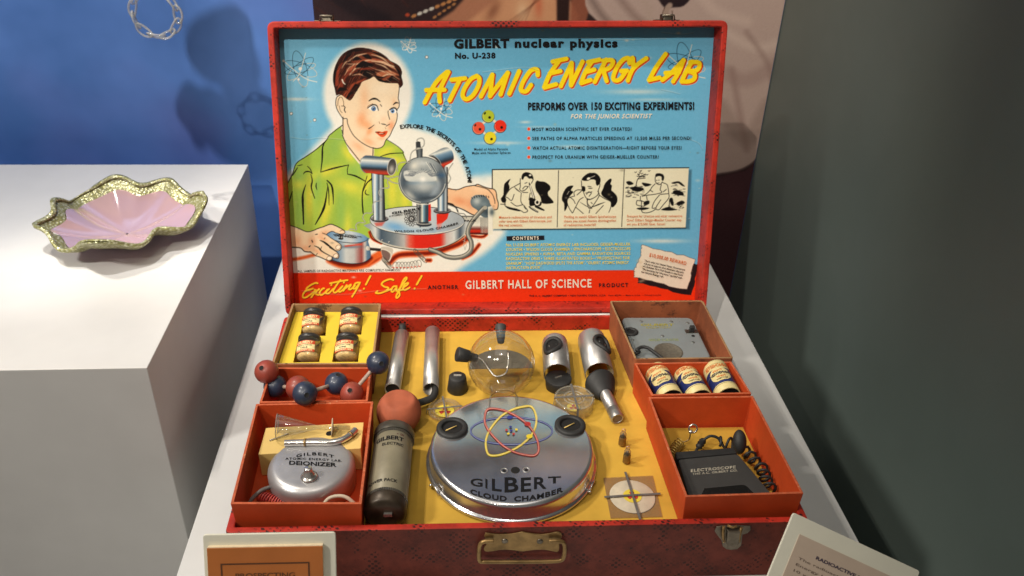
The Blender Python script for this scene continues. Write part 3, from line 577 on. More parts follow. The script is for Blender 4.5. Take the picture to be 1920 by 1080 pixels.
    # deionizer drawing
    dd = crom(E(560, 500, 620, 620, 640, 820, 720, 855, 950, 885, 1100, 860, 1190, 800, 1195, 700, 1160, 560, 1130, 500), 3, True)
    T.ramp(dd, E(600, 0)[0], E(1195, 0)[0], [(0, (70, 92, 112)), (.2, (110, 140, 166)), (.4, (200, 204, 200)), (.6, (186, 186, 182)), (.78, (150, 70, 64)), (.86, (200, 190, 180)), (.92, (90, 120, 144)), (1, (70, 100, 128))])
    T.blob(E(880, 640)[0], 26, 2.6, (96, 110, 124), .8, 0, dd); T.poly(E(810, 620, 1070, 590, 1075, 612, 830, 640), (206, 74, 58), .9, 2); T.line(E(640, 830, 760, 865, 950, 885, 1100, 862, 1190, 805), 1.4, (30, 34, 40), smooth=4)
    dt = elp(E(855, 492)[0], 38.5, 11.2, 6); T.ramp(dt, E(560, 450)[0], E(1150, 520)[0], [(0, (96, 140, 180)), (.35, (176, 196, 208)), (.6, (196, 204, 206)), (1, (92, 136, 176))]); T.ring(E(855, 492)[0], 38.5, 11.2, 1.2, (44, 52, 60), 6, 0, 180)
    T.ell(E(1150, 660)[0], 3.4, 4.2, (212, 206, 192)); T.ell(E(1172, 665)[0], 2.4, 3.4, (190, 184, 170)); T.poly(E(1180, 648, 1345, 668, 1340, 705, 1185, 690), (44, 40, 38))
    T.ell(E(765, 520)[0], 4.8, 2.2, (40, 40, 40)); T.poly(E(748, 470, 795, 470, 790, 515, 752, 512), (70, 72, 74)); T.line(E(775, 475, 775, 510), 1.2, (210, 208, 196))
    # left hand
    hand = crom(E(-20, 340, 40, 330, 140, 370, 270, 420, 360, 405, 430, 375, 520, 345, 610, 312, 680, 330, 760, 370, 815, 405, 820, 440, 770, 455, 700, 440, 640, 415, 580, 440, 560, 465, 620, 510, 700, 560, 765, 610, 768, 660, 735, 695, 680, 690, 590, 620, 700, 710, 738, 760, 720, 808, 660, 790, 580, 745, 640, 800, 620, 840, 560, 830, 470, 790, 400, 760, 330, 710, 240, 700, 180, 660, 60, 645, -20, 640), 3, True)
    T.poly(hand, (240, 212, 174))
    for c, rx, ry, r in [(E(120, 560)[0], 10, 12, 0), (E(350, 560)[0], 8, 10, 0), (E(520, 440)[0], 10, 5, -20), (E(500, 520)[0], 10, 4, 25), (E(260, 660)[0], 10, 6, 15), (E(420, 700)[0], 10, 4, 30)]:
        T.blob(c, rx, ry, (234, 168, 124), .75, r, hand)
    for p, w, mid in [((40, 330, 140, 365, 270, 420, 360, 405, 430, 375, 520, 345, 610, 312, 680, 330, 760, 370, 815, 405), 1.1, None), ((815, 405, 822, 440, 770, 455, 700, 440, 640, 415, 580, 440, 555, 465), .8, None), ((500, 440, 560, 465, 620, 510, 700, 560, 765, 610, 770, 660, 735, 695, 680, 690), .8, None),
            ((460, 545, 520, 570, 600, 630, 690, 695), .6, 3.4), ((600, 650, 700, 710, 738, 760, 720, 808, 660, 790), .9, None), ((380, 625, 440, 650, 500, 710, 650, 790), .6, 2.4), ((60, 645, 180, 655, 240, 705, 330, 715), 1.3, None), ((320, 708, 400, 765, 470, 790, 560, 830, 620, 840, 640, 800, 600, 780), 1.1, None),
            ((345, 545, 355, 570), 1.4, None), ((305, 640, 320, 625), 1.4, None), ((400, 460, 422, 456), 1.2, None), ((525, 525, 535, 510), .8, None), ((475, 665, 485, 640), .8, None), ((410, 750, 425, 735), .8, None)]:
        T.line(E(*p), w, BLK, mid=mid, smooth=4)
    for c, r in [((725, 645), -35), ((690, 770), -25), ((598, 805), -20)]: T.ell(E(*c)[0], 4.8, 3.9, (250, 232, 204), rot=r); T.ring(E(*c)[0], 4.8, 3.9, .8, (120, 80, 56), r)
    T.line(E(750, 415, 780, 395, 810, 405), .7, (120, 80, 56))
    # ---- vignette strip
    T.poly([(930, 325), (1297, 318), (1293, 430), (925, 432)], (60, 100, 120), .8, 5)
    T.poly([(923, 319), (1291.5, 315), (1285.5, 427), (923, 429.5)], (226, 220, 190)); T.line([(923, 430), (923, 318), (1291.5, 314.5)], 1.3, BLK); T.line([(941, 430.5), (1286, 427.5)], 1.2, BLK)
    T.poly([(915, 388), (924, 386), (924, 440), (915, 440)], (232, 228, 210))
    T.line(G(1100, 85, 1078, 1000), .9, BLK); T.line(H_(610, 70, 568, 995), .9, BLK)
    hd = crom(D(985, 640, 1015, 680, 1025, 760, 1042, 820, 1030, 890, 990, 900, 960, 860, 930, 790, 930, 650), 3, True); T.poly(hd, (238, 190, 146)); T.line(D(930, 630, 985, 640, 1015, 680, 1025, 760, 1042, 820, 1030, 890, 990, 900), 1.1, BLK, smooth=3); T.line(D(920, 650, 970, 710, 995, 780, 1000, 820), .9, BLK, smooth=3)
    T.blob(D(960, 930)[0], 5, 7, (70, 86, 92), .9)
    def sk(w, *ls):
        for q in ls: T.line(w(*q), .9, BLK, smooth=3)
    def bk(w, *ps):
        for q in ps: T.poly(w(*q), BLK, smooth=3)
    bk(G, (320, 220, 250, 270, 215, 330, 205, 480, 165, 540, 190, 600, 240, 600, 250, 540, 230, 510, 260, 450, 300, 390, 305, 340, 290, 290), (720, 320, 745, 250, 800, 260, 880, 270, 960, 330, 965, 390, 930, 430, 935, 490, 980, 540, 1015, 610, 840, 618, 810, 520, 760, 440, 735, 400),
       (500, 220, 510, 150, 560, 112, 620, 118, 670, 150, 692, 200, 690, 235, 660, 215, 620, 215, 580, 180, 545, 190, 525, 230), (230, 650, 300, 685, 420, 700, 480, 745, 330, 720, 260, 690), (620, 310, 640, 300, 720, 530, 690, 545), (640, 520, 700, 540, 820, 600, 800, 660, 720, 650, 640, 660, 625, 590),
       (625, 660, 760, 740, 755, 765, 640, 700), (740, 650, 865, 715, 850, 735, 720, 680), (385, 350, 480, 430, 500, 450, 420, 400))
    T.ell(G(755, 600)[0], 5, 5.4, CREAM); T.ell(G(755, 600)[0], 2.6, 3, BLK); T.line(G(640, 330, 700, 530), 2.2, CREAM); T.line(G(650, 680, 750, 745), 1, CREAM); T.ell(G(640, 160)[0], 2.4, 1.6, CREAM); T.ell(G(735, 470)[0], 3.4, 3.4, CREAM)
    sk(G, (480, 215, 478, 270, 480, 350, 470, 390, 510, 420, 570, 390, 610, 340), (690, 235, 660, 290), (555, 290, 590, 280), (520, 380, 560, 340, 600, 345), (480, 290, 380, 345, 320, 380, 260, 460, 230, 520), (230, 505, 280, 530, 340, 570, 380, 470), (250, 560, 230, 650, 340, 690, 480, 730, 540, 765, 600, 740, 560, 680, 520, 640, 420, 660, 330, 600),
       (495, 450, 490, 580, 520, 640), (600, 440, 520, 440), (640, 450, 620, 560), (540, 670, 570, 710), (800, 480, 830, 580, 800, 650), (160, 630, 240, 630))
    bk(G, (1340, 330, 1240, 350, 1170, 460, 1155, 560, 1190, 620, 1195, 740, 1230, 700, 1250, 620, 1240, 560, 1300, 480, 1340, 430, 1300, 400), (1480, 340, 1530, 350, 1530, 420, 1480, 410), (1480, 240, 1490, 200, 1560, 140, 1620, 120, 1642, 140, 1642, 180, 1560, 250), (1440, 590, 1560, 660, 1640, 700, 1540, 660))
    T.line(G(1240, 470, 1270, 420), .8, CREAM); T.ell(G(1580, 200)[0], 3, 1.6, CREAM, rot=-20)
    sk(G, (1470, 250, 1475, 350), (1500, 420, 1540, 520, 1600, 550, 1642, 540), (1540, 450, 1640, 430), (1480, 400, 1400, 400, 1350, 440, 1360, 500), (1490, 400, 1400, 480), (1350, 500, 1260, 530, 1240, 600, 1270, 690, 1320, 770), (1290, 520, 1340, 560, 1370, 620), (1500, 520, 1440, 560, 1390, 650, 1330, 770), (1380, 680, 1500, 780), (1570, 560, 1570, 620, 1640, 700), (1590, 370, 1625, 375))
    bk(H_, (-40, 200, 0, 150, 110, 120, 180, 150, 225, 220, 215, 290, 175, 330, 150, 300, 140, 240, 70, 230, 10, 250), (380, 215, 300, 290, 265, 380, 235, 450, 270, 510, 390, 590, 400, 670, 440, 670, 495, 590, 490, 500, 430, 430, 400, 400, 410, 330, 385, 300, 405, 240), (60, 690, 180, 630, 300, 595, 190, 645))
    T.ell(H_(30, 215)[0], 3.4, 2.2, CREAM, rot=-20); T.line(H_(60, 200, 130, 170), .9, CREAM)
    sk(H_, (215, 300, 210, 350, 190, 400, 180, 480, 70, 550, 0, 550), (20, 340, 70, 345), (40, 370, 90, 370), (0, 470, 30, 430, 75, 450, 40, 500), (180, 420, 200, 500, 60, 700, 10, 620, 10, 560), (200, 480, 290, 540, 390, 590, 390, 680, 360, 760), (270, 650, 150, 780), (70, 600, 90, 620), (50, 720, 40, 770))
    bk(H_, (1115, 190, 1120, 140, 1180, 128, 1240, 150, 1255, 200, 1240, 250, 1215, 235, 1210, 185, 1160, 175), (805, 700, 910, 680, 1015, 695, 900, 728), (1340, 545, 1390, 530, 1410, 640, 1370, 640), (1205, 720, 1330, 670, 1400, 700, 1470, 720, 1340, 735), (1450, 620, 1540, 570, 1590, 610, 1490, 650), (895, 280, 1050, 310, 950, 345), (640, 270, 700, 255, 760, 300, 680, 320),
       (930, 590, 1010, 570, 1010, 620, 930, 640), (700, 360, 830, 345, 930, 390, 830, 430, 740, 400), (1380, 280, 1500, 260, 1590, 340, 1540, 330, 1480, 290, 1400, 300), (1400, 420, 1470, 400, 1560, 440, 1560, 490, 1420, 470))
    for i in range(46):
        x, y = 620+rnd.random()*290, 330+rnd.random()*190; T.line(H_(x, y, x+20+rnd.random()*30, y-12+rnd.random()*26), .5, BLK, mid=1.5)
    for i in range(30):
        x, y = 1370+rnd.random()*210, 290+rnd.random()*210; T.line(H_(x, y, x+20+rnd.random()*20, y-16+rnd.random()*30), .5, BLK, mid=1.3)
    for i in range(26):
        x, y = 1320+rnd.random()*230, 600+rnd.random()*130; T.line(H_(x, y, x+26, y-16+rnd.random()*24), .5, BLK, mid=1.2)
    for i in range(16):
        x, y = 770+rnd.random()*230, 80+rnd.random()*130; T.line(H_(x, y, x+16, y+10, x+32, y-4), .7, BLK)
    sk(H_, (800, 330, 820, 240, 870, 180, 950, 150), (830, 220, 950, 205), (1112, 190, 1110, 250, 1140, 300, 1190, 310, 1225, 270), (1130, 240, 1140, 245), (1165, 240, 1175, 240), (1140, 290, 1175, 285), (1110, 300, 1060, 350, 1025, 405, 970, 460, 900, 500), (1025, 400, 1070, 430), (1230, 280, 1300, 310, 1320, 370, 1330, 450), (1190, 400, 1215, 440, 1100, 470, 1010, 480, 900, 500),
       (1195, 470, 1320, 460), (1210, 310, 1190, 390), (1180, 480, 1100, 580, 1060, 690, 1110, 690), (1330, 460, 1330, 530, 1240, 640, 1170, 720, 1120, 690, 1200, 560), (870, 500, 870, 570), (970, 500, 980, 560), (815, 570, 810, 640, 930, 660, 930, 590, 815, 570), (930, 660, 1010, 620), (890, 570, 890, 740, 960, 770, 1050, 750, 1110, 715), (1290, 390, 1240, 430), (1340, 560, 1340, 640))
    # ---- red band, contents box, reward slip
    T.poly([(400, 513), (1440, 504.2), (1440, 640), (400, 640)], RED)
    T.poly([(930, 509), (1340, 506), (1340, 507), (930, 510)], (150, 60, 50), .6)
    T.poly(L(97, 63, 445, 57, 447, 100, 98, 107), (28, 28, 34))
    def jag(p, n, a):
        out = []
        for i in range(len(p)):
            (x0, y0), (x1, y1) = p[i], p[(i+1) % len(p)]
            for k in range(n): t = k/n; out.append((x0+(x1-x0)*t+(rnd.random()-.5)*a, y0+(y1-y0)*t+(rnd.random()-.5)*a))
        return out
    sl = jag(L(1345, 147, 1838, 270, 1760, 560, 1272, 440, 1275, 370, 1330, 270), 9, 3.4)
    T.poly([(x+7.5, y+11) for x, y in sl if y > 484 or x > 1290]+[], (36, 26, 28)); T.poly(sl, (226, 212, 190)); T.line(sl+sl[:1], .7, (90, 70, 60))
    for i in range(9): T.blob((1195+rnd.random()*100, 470+rnd.random()*60), 4, 2.5, (200, 176, 140), .5)
    # bullets
    for y in (242, 259.5, 277.5, 294.5): T.ell((991.5, y), 3, 3.2, (232, 70, 36)); T.ring((991.5, y), 3, 3.2, .6, (236, 190, 170))
    # alpha-particle model
    for p in [(340, 410, 400, 370), (540, 345, 600, 400), (350, 560, 410, 620), (550, 590, 600, 550)]: T.line(M(*p), 4.2, (226, 216, 190))
    for (x, y), c in [((447, 275), (176, 190, 50)), ((270, 492), (226, 84, 58)), ((668, 458), (226, 50, 30)), ((482, 673), (226, 208, 40))]:
        T.ell(M(x-2, y+6)[0], 11.8, 12, BLK); T.ell(M(x, y)[0], 11.2, 11.6, c); T.ring(M(x, y)[0], 10.2, 10.6, .7, (240, 226, 190), 0, 60, 200, alpha=.8); T.ell(M(x+25, y+22)[0], 2.4, 2.5, BLK)
    T.ell(M(385, 220)[0], 1.6, 2.6, BLK, rot=25); T.ell(M(208, 440)[0], 1.5, 2.4, BLK, rot=25)
    # ---- little atoms
    def atom(cx, cy, s, dark, light):
        for r, rx, ry in ((20, 1., .34), (75, 1.05, .36), (140, .95, .3), (-15, .9, .22)):
            T.ring((cx, cy), s*rx, s*ry, .8, dark, r); T.ring((cx, cy), s*rx, s*ry, 1.1, light, r, 300, 420)
        T.line([(cx-s*.95, cy-s*.45), (cx+s*.2, cy+s*.5), (cx+s*.95, cy+s*.75)], 1.5, light, smooth=4); T.line([(cx+s*.3, cy-s*.9), (cx-s*.05, cy+s*.3), (cx-s*.4, cy+s*.7)], 1.3, light, smooth=4)
        T.ell((cx, cy), s*.1, s*.1, (244, 240, 230)); T.ell((cx-s*.95, cy-s*.45), s*.07, s*.07, (240, 236, 224)); T.ell((cx-s*.1, cy+s*.6), s*.07, s*.07, (240, 236, 224))
    atom(563, 129, 33, (30, 58, 78), (228, 226, 212)); atom(827, 204, 22, (36, 66, 86), (228, 226, 212)); atom(1286, 118, 38, (20, 40, 56), (220, 218, 204)); atom(766, 84, 15, (200, 214, 214), (232, 230, 220))
    for c in ((546, 213), (590, 225), (800, 107)): T.ell(c, 3.1, 3.1, (90, 90, 86)); T.ell(c, 2.2, 2.2, (244, 242, 234))
    # ---- brush title, each letter traced as strokes
    def st(w, *ls): return [w(*l) for l in ls]
    title = st(I, (410, 505, 300, 740, 300, 880), (390, 505, 250, 640, 110, 890), (130, 735, 360, 730),
               (450, 605, 620, 585), (560, 590, 425, 865),
               (770, 555, 690, 600, 610, 720, 590, 810, 640, 850, 720, 800, 790, 680, 800, 590, 770, 555), (965, 540, 820, 815), (965, 540, 950, 690, 935, 810), (1160, 515, 935, 810), (1160, 515, 1070, 790),
               (1305, 495, 1180, 780), (1540, 545, 1530, 475, 1450, 490, 1360, 620, 1325, 720, 1350, 750, 1400, 745, 1455, 670))
    title += st(J, (350, 170, 205, 200), (270, 195, 175, 330, 115, 470), (175, 325, 285, 300), (118, 475, 240, 440),
                (405, 215, 290, 460), (405, 215, 398, 450), (520, 200, 400, 450), (700, 180, 580, 205), (620, 200, 550, 310, 505, 425), (560, 310, 645, 285), (508, 428, 605, 395),
                (770, 180, 650, 415), (740, 190, 830, 185, 840, 220, 800, 270, 735, 290), (740, 290, 775, 405), (1015, 215, 1010, 165, 950, 180, 880, 270, 845, 370, 870, 400, 920, 385, 975, 310), (930, 300, 990, 295), (1050, 160, 1060, 270), (1195, 165, 1060, 270, 1000, 400),
                (1400, 120, 1300, 260, 1225, 395), (1225, 395, 1335, 370), (1590, 185, 1470, 310, 1365, 395), (1590, 185, 1545, 300, 1480, 410), (1400, 320, 1540, 315), (1680, 200, 1610, 320, 1570, 410), (1660, 205, 1750, 210, 1755, 260, 1720, 295, 1640, 300), (1640, 300, 1705, 330, 1700, 385, 1640, 410, 1570, 410))
    def caps(ls, col, w, dx, dy):
        for l in ls: T.line([(x+dx, y+dy) for x, y in l], w, col, smooth=5 if len(l) > 2 else 0)
    caps(title, (236, 196, 150), 9.6, 2.0, 2.2); caps(title, (24, 20, 22), 8.4, 2.6, .8); caps(title, (204, 60, 22), 8.4, 1.6, 2.2); caps(title, (204, 60, 22), 8.4, 2.2, 1.6); caps(title, YEL, 8.4, 0, 0)
    # ---- brush script on the red band
    scr = st(K, (290, 200, 270, 195, 220, 215, 165, 255, 160, 275, 200, 275, 235, 262), (200, 275, 150, 290, 115, 335, 120, 370, 160, 365, 230, 315, 265, 285), (255, 275, 280, 290, 270, 325, 300, 340), (310, 270, 260, 310, 215, 368),
             (370, 262, 350, 265, 315, 310, 330, 340, 370, 320, 410, 275), (430, 268, 395, 300, 400, 322, 430, 315, 480, 265), (440, 200, 560, 175, 650, 162), (565, 160, 510, 235, 480, 290, 500, 312, 540, 285, 590, 235), (585, 240, 545, 285, 560, 302, 600, 270, 640, 225), (640, 222, 600, 290), (610, 270, 690, 215, 665, 265, 690, 270, 740, 225),
             (790, 190, 745, 200, 720, 255, 740, 262, 785, 215), (800, 190, 760, 270, 705, 360), (605, 192, 608, 188), (455, 222, 458, 218))
    scr += st(K, (925, 112, 870, 215), (848, 262, 846, 266), (1200, 160, 1160, 150, 1090, 175, 1060, 210, 1090, 240, 1140, 255, 1110, 290, 1040, 318, 990, 315, 1010, 295), (1110, 295, 1180, 265), (1240, 235, 1200, 240, 1175, 285, 1195, 300, 1240, 250, 1235, 290, 1270, 270, 1320, 200),
              (1320, 200, 1360, 145, 1350, 130, 1320, 165, 1280, 260, 1235, 350, 1245, 375, 1275, 340, 1270, 290, 1320, 275), (1320, 250, 1370, 215, 1375, 195, 1340, 210, 1315, 260, 1340, 280, 1395, 250), (1540, 112, 1480, 215), (1456, 260, 1454, 264))
    for l in scr: T.line([(x+.6, y+1) for x, y in l], 3.9, (130, 40, 14), smooth=6 if len(l) > 2 else 0)
    for l in scr: T.line(l, 3.3, (248, 206, 52), smooth=6 if len(l) > 2 else 0)
    # ---- age: faint creases, rubbed spots and paper specks
    for p in [((545, 257), (575, 261), (600, 258), (650, 262)), ((905, 135), (980, 126), (1010, 131)), ((1090, 70), (1160, 74), (1250, 72)), ((1240, 60), (1275, 64), (1300, 61)), ((565, 545), (640, 552), (720, 544), (800, 541)), ((1290, 260), (1310, 268), (1318, 280)), ((1240, 168), (1260, 172), (1275, 176))]:
        T.line(p, .8, (240, 234, 220), alpha=.4, smooth=4); T.line([(x, y+1.4) for x, y in p], .9, (60, 84, 96), alpha=.3, smooth=4)
    for i in range(170):
        x, y = 520+rnd.random()*820, 50+rnd.random()*510; r = .4+rnd.random()**3*2.2
        T.blob((x, y), r*(1+rnd.random()), r, rnd.choice([(236, 226, 200), (200, 180, 130), (90, 80, 66)]), .35)
    for c in ((930, 85), (1175, 76), (675, 545), (663, 520), (931, 88), (1272, 62)): T.blob(c, 4, 2, (226, 214, 190), .7)
    g = np.random.default_rng(3); T.a += (g.normal(0, .012, (T.h, T.w, 1))+np.repeat(np.repeat(g.normal(0, .004, ((T.h+7)//8, (T.w+7)//8, 1)), 8, 0), 8, 1)[:T.h, :T.w]).astype(np.float32)
    T.a = np.clip(T.a, 0, 1)
    return T
# ------------------------------------------------------------------ the setting
WALL_Y, SIDE_X, TAB_L, TAB_R = .95, .872, -.069, .733
M_BLUE, nt, p = _new('blue_wall_print'); co = _coord(nt, 1.); lv = _ramp(nt, _noise(nt, co, 5.5, 3, .5), [(.38, (.070, .185, .52)), (.66, (.115, .26, .68))]); pp = _ramp(nt, _noise(nt, co, 3.2, 2, .5), [(.50, (0, 0, 0)), (.75, (.6, .6, .6))])
nt.links.new(_mix(nt, pp, lv, (.16, .17, .50)), p.inputs['Base Color']); p.inputs['Roughness'].default_value = .6
M_GREEN = mat('dark_green_wall_paint', (.128, .165, .150), .5, var=.08, scale=3, bump=.05, bscale=160, spec=.6)
struct(MB().box((-2.2, -1.2, -1.0), (1.6, 1.4, -.95)).build('floor', mat('grey_floor', (.10, .10, .10), .6)))
b = MB().box((-2.2, WALL_Y, -.95), (SIDE_X, WALL_Y+.06, 1.5)).build('wall', M_BLUE); tag(b, 'deep blue painted wall behind the white plinth on the left', 'wall')
b = MB().box((SIDE_X, -.6, -.95), (SIDE_X+.05, WALL_Y+.06, 1.5)).build('wall', M_GREEN); tag(b, 'dark grey green side wall to the right of the display table', 'wall')
t = thing('display_table', 'pale grey display table that the open red case stands on', 'table', (.33, .3, 0))
def local(o, *P): return [(p[0]-o.location[0], p[1]-o.location[1], p[2]-o.location[2]) for p in P]
lo, hi = local(t, (TAB_L, -.30, -.03), (TAB_R, .80, 0)); MB().box(lo, hi).build('table_top', M_WHITE, t, .0015)
lo, hi = local(t, (TAB_L+.004, -.295, -.95), (TAB_R-.004, .795, -.0305)); MB().box(lo, hi).build('table_body', M_WHITE, t)
b = MB().box((-1.5, .215, -.95), (-.128, .845, .15)).build('plinth', M_PLINTH, None, .001); tag(b, 'white square plinth on the left holding a wavy glass bowl', 'plinth')

# photo mural on the back wall
def draw_mural():
    rnd = random.Random(9); T = Ink(570, -420, 1520, 640, 1, (52, 38, 38))
    T.poly([(560, -430), (840, -430), (830, 60), (560, 60)], (54, 40, 42), 1, 30)
    for i in range(70):
        x, y = 590+rnd.random()*180, -300+rnd.random()*340; T.line([(x, y), (x+20+rnd.random()*30, y+10+rnd.random()*40)], 1, rnd.choice([(122, 62, 48), (92, 46, 38), (34, 26, 30), (150, 84, 60)]), mid=5, soft=4, alpha=.7)
    T.line([(560, -60), (640, 0), (720, 40)], 30, (40, 32, 36), soft=14, smooth=4)
    T.poly([(820, 40), (850, 20), (905, -40), (1050, -40), (1085, 30), (1080, 50)], (176, 120, 92), 1, 8); T.poly([(870, 46), (930, 0), (960, -30), (1040, -30), (1046, 46)], (206, 150, 112), 1, 14); T.blob((980, 22), 12, 20, (226, 190, 150), .8); T.blob((925, 20), 10, 22, (120, 70, 52), .6, 30)
    T.blob((1010, 10), 8, 24, (196, 96, 66), .6); T.poly([(1044, -60), (1070, -60), (1066, 50), (1044, 50)], (48, 32, 30), 1, 5); T.poly([(1072, -20), (1110, 0), (1096, 50), (1070, 50)], (150, 88, 66), .9, 6)
    for i in range(5): T.line([(1020+i*12, -40), (980-i*10, 50)], 2, (110, 62, 46), alpha=.35, soft=4)
    for i in range(8): T.ell((776+i*11, 30-i*4.5), 5.2, 3.2, (226, 222, 210) if i in (1, 2, 3) else (206, 140, 84), .9, -25, 2)
    T.ell((764, 28), 4, 3.4, (206, 80, 50), .9, 0, 2)
    for i in range(5): T.ell((815+i*9, 32-i*6), 4, 2.4, (190, 130, 80), .9, -30, 2)
    cloth = crom([(1085, -430), (1100, -100), (1098, 10), (1130, 60), (1135, 200), (1160, 330), (1300, 332), (1345, 326), (1392, 316), (1424, 290), (1440, 240), (1462, 190), (1530, 120), (1540, -430)], 4, True)
    T.poly(cloth, (184, 160, 150), 1, 3)
    for p, w, c, a in [((1330, 120, 1400, 150, 1470, 110), 26, (160, 134, 126), .6), ((1360, 60, 1420, 90, 1490, 70), 16, (206, 184, 172), .6), ((1350, 200, 1400, 260, 1440, 200), 30, (146, 124, 114), .5), ((1372, 130, 1385, 200, 1400, 280), 8, (146, 118, 110), .7), ((1400, 60, 1440, 120, 1450, 170), 5, (140, 114, 106), .7),
                       ((1150, -20, 1190, 30, 1230, 60), 12, (128, 104, 96), .6), ((1300, -30, 1340, 20, 1400, 40), 18, (204, 180, 168), .6), ((1110, 0, 1130, 30, 1160, 60), 10, (110, 90, 84), .7), ((1180, -60, 1210, 0, 1220, 40), 10, (178, 156, 142), .5)]:
        T.line(list(zip(p[::2], p[1::2])), w, c, smooth=6, soft=14, alpha=a)
    T.poly(crom([(1215, -60), (1240, 8), (1262, 14), (1290, 4), (1320, -60)], 4, True), (46, 34, 38), 1, 3); T.line([(1244, 40), (1252, 14), (1256, 10)], 10, (168, 144, 130), soft=3); T.line([(1236, 44), (1246, 14)], 1.6, (100, 76, 66)); T.line([(1262, 44), (1260, 20)], 1.6, (100, 76, 66))
    T.line([(1345, 327), (1392, 317), (1424, 291), (1441, 240), (1462, 190)], 3, (96, 76, 74), smooth=5, soft=3)
    T.poly([(1180, 336), (1345, 332), (1398, 320), (1430, 294), (1450, 240), (1540, 100), (1540, 640), (1180, 640)], (72, 46, 50), 1, 3); T.blob((1380, 380), 60, 40, (88, 56, 60), .6)
    g = np.random.default_rng(5); T.a += g.normal(0, .008, (T.h, T.w, 1)).astype(np.float32); T.a = np.clip(T.a, 0, 1); return T
def mural():
    T = draw_mural(); x0, x1, z0, z1 = .001, SIDE_X-.002, -.5, 1.1; nu, nv = 430, 790
    X, Z = np.meshgrid(np.linspace(x0, x1, nu+1), np.linspace(z0, z1, nv+1)); P = np.stack([X, X*0+WALL_Y-.004, Z], -1); q, r = px_of(P.reshape(-1, 3))
    o = ink_sheet('photo_mural', nu, nv, P, T.sample(q, r), printed('mural_print', .6)); tag(o, 'large photo mural of dark cloth, copper pot and pale folded fabric behind the case', 'mural')
mural()

# ------------------------------------------------------------------ the case
case = thing('toy_chemistry_case', 'open red snakeskin science kit case with blue illustrated lid', 'case', (.317, .2, 0))
CO = Matrix.Translation(case.location).inverted()
def inset(P, t):
    c = np.mean(P, 0); return [tuple(np.array(p)-np.sign(np.array(p)-c)*t) for p in P]
FL, FR, BR, BL = (.001, .004), (.636, -.0052), (.634, .4215), (-.003, .4245)
def round_quad(P, r, n=5):
    out = []; m = len(P)
    for i in range(m):
        p = np.array(P[i]); a = np.array(P[i-1])-p; b = np.array(P[(i+1) % m])-p; a = p+a/np.hypot(*a)*r; b = p+b/np.hypot(*b)*r
        for k in range(n+1): t = k/n; out.append(tuple(a*(1-t)**2+2*p*t*(1-t)+b*t*t))
    return out
m = MB(); O = round_quad([FL, FR, BR, BL], .007); I_ = round_quad(inset([FL, FR, BR, BL], .0085), .002); n = len(O)
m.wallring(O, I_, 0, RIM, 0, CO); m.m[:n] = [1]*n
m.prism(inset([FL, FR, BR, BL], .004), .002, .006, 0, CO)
base = m.build('case_base', [M_RED, M_MAROON_SHADED], case, .0016)
li = inset([FL, FR, BR, BL], .0088)
m = MB(); m.prism(li, LINER-.002, LINER, 0, CO); m.build('yellow_liner', M_YEL, case)
m = MB(); a, b_ = np.array([.02, CD+.0022]), np.array([.615, CD-.001]); m.prism([(.02, CD-.0012), (.615, CD-.0042), (.615, CD-.0005), (.02, CD+.0025)], RIM+.0003, RIM+.001, 0, CO); m.build('hinge_gap_light', mat('gap_light_white', (.75, .72, .68), .6), case)  # light in the hinge gap, put in as a white strip
# handle on the front
def fy(x): return FL[1]+(FR[1]-FL[1])*(x-FL[0])/(FR[0]-FL[0])
def on_front(px, py, out=0.):
    p = at_y(px, py, -.001); p = at_y(px, py, fy(p[0])-out); return p
def front_poly(mb, P, d0, d1, mi=0):
    """an outline on the case front, standing off from d0 to d1"""
    q = [on_front(x, y, d0) for x, y in P]; n = len(q); v = [CO @ Vector(p) for p in q]+[CO @ Vector(p+np.array([0, -(d1-d0), 0])) for p in q]
    mb.add(v, [tuple(range(n)), tuple(range(2*n-1, n-1, -1))]+[(i, (i+1) % n, n+(i+1) % n, n+i) for i in range(n)], mi)
hw = win(880, 985, 9.6); m = MB()
pl = crom(hw(270, 180, 290, 125, 330, 125, 480, 145, 700, 145, 860, 120, 955, 104, 1060, 125, 1280, 150, 1450, 130, 1580, 105, 1650, 130, 1660, 200, 1620, 260, 1620, 400, 1590, 455, 1540, 460, 1350, 425, 1150, 430, 940, 455, 820, 435, 600, 425, 420, 450, 310, 458, 262, 430, 265, 370, 300, 330, 290, 240), 3, True)
front_poly(m, pl, .0003, .0018); hp = m.build('handle_plate', M_BRASS, case, .0005)
for x, y in [(640, 285), (1270, 290)]: m = MB(); m.lathe([(0, .0012), (.0025, .0011), (.0036, .0003), (.0036, -.001)], 16, 0, CO @ zframe(on_front(880+x/9.6, 985+y/9.6, .0018), (0, -1, 0))); m.build('rivet', M_DARKMETAL, hp)
m = MB(); hb = crom(hw(440, 285, 340, 285, 250, 300, 200, 340, 175, 450, 175, 600, 200, 640, 260, 655, 900, 655, 1400, 650, 1620, 635, 1690, 590, 1715, 480, 1715, 380, 1690, 310, 1640, 290, 1560, 280, 1440, 285), 4, False)
m.tube([CO @ Vector(on_front(x, y, .0055)) for x, y in hb], .0024, 10); m.build('handle_bail', M_BRASS, case)
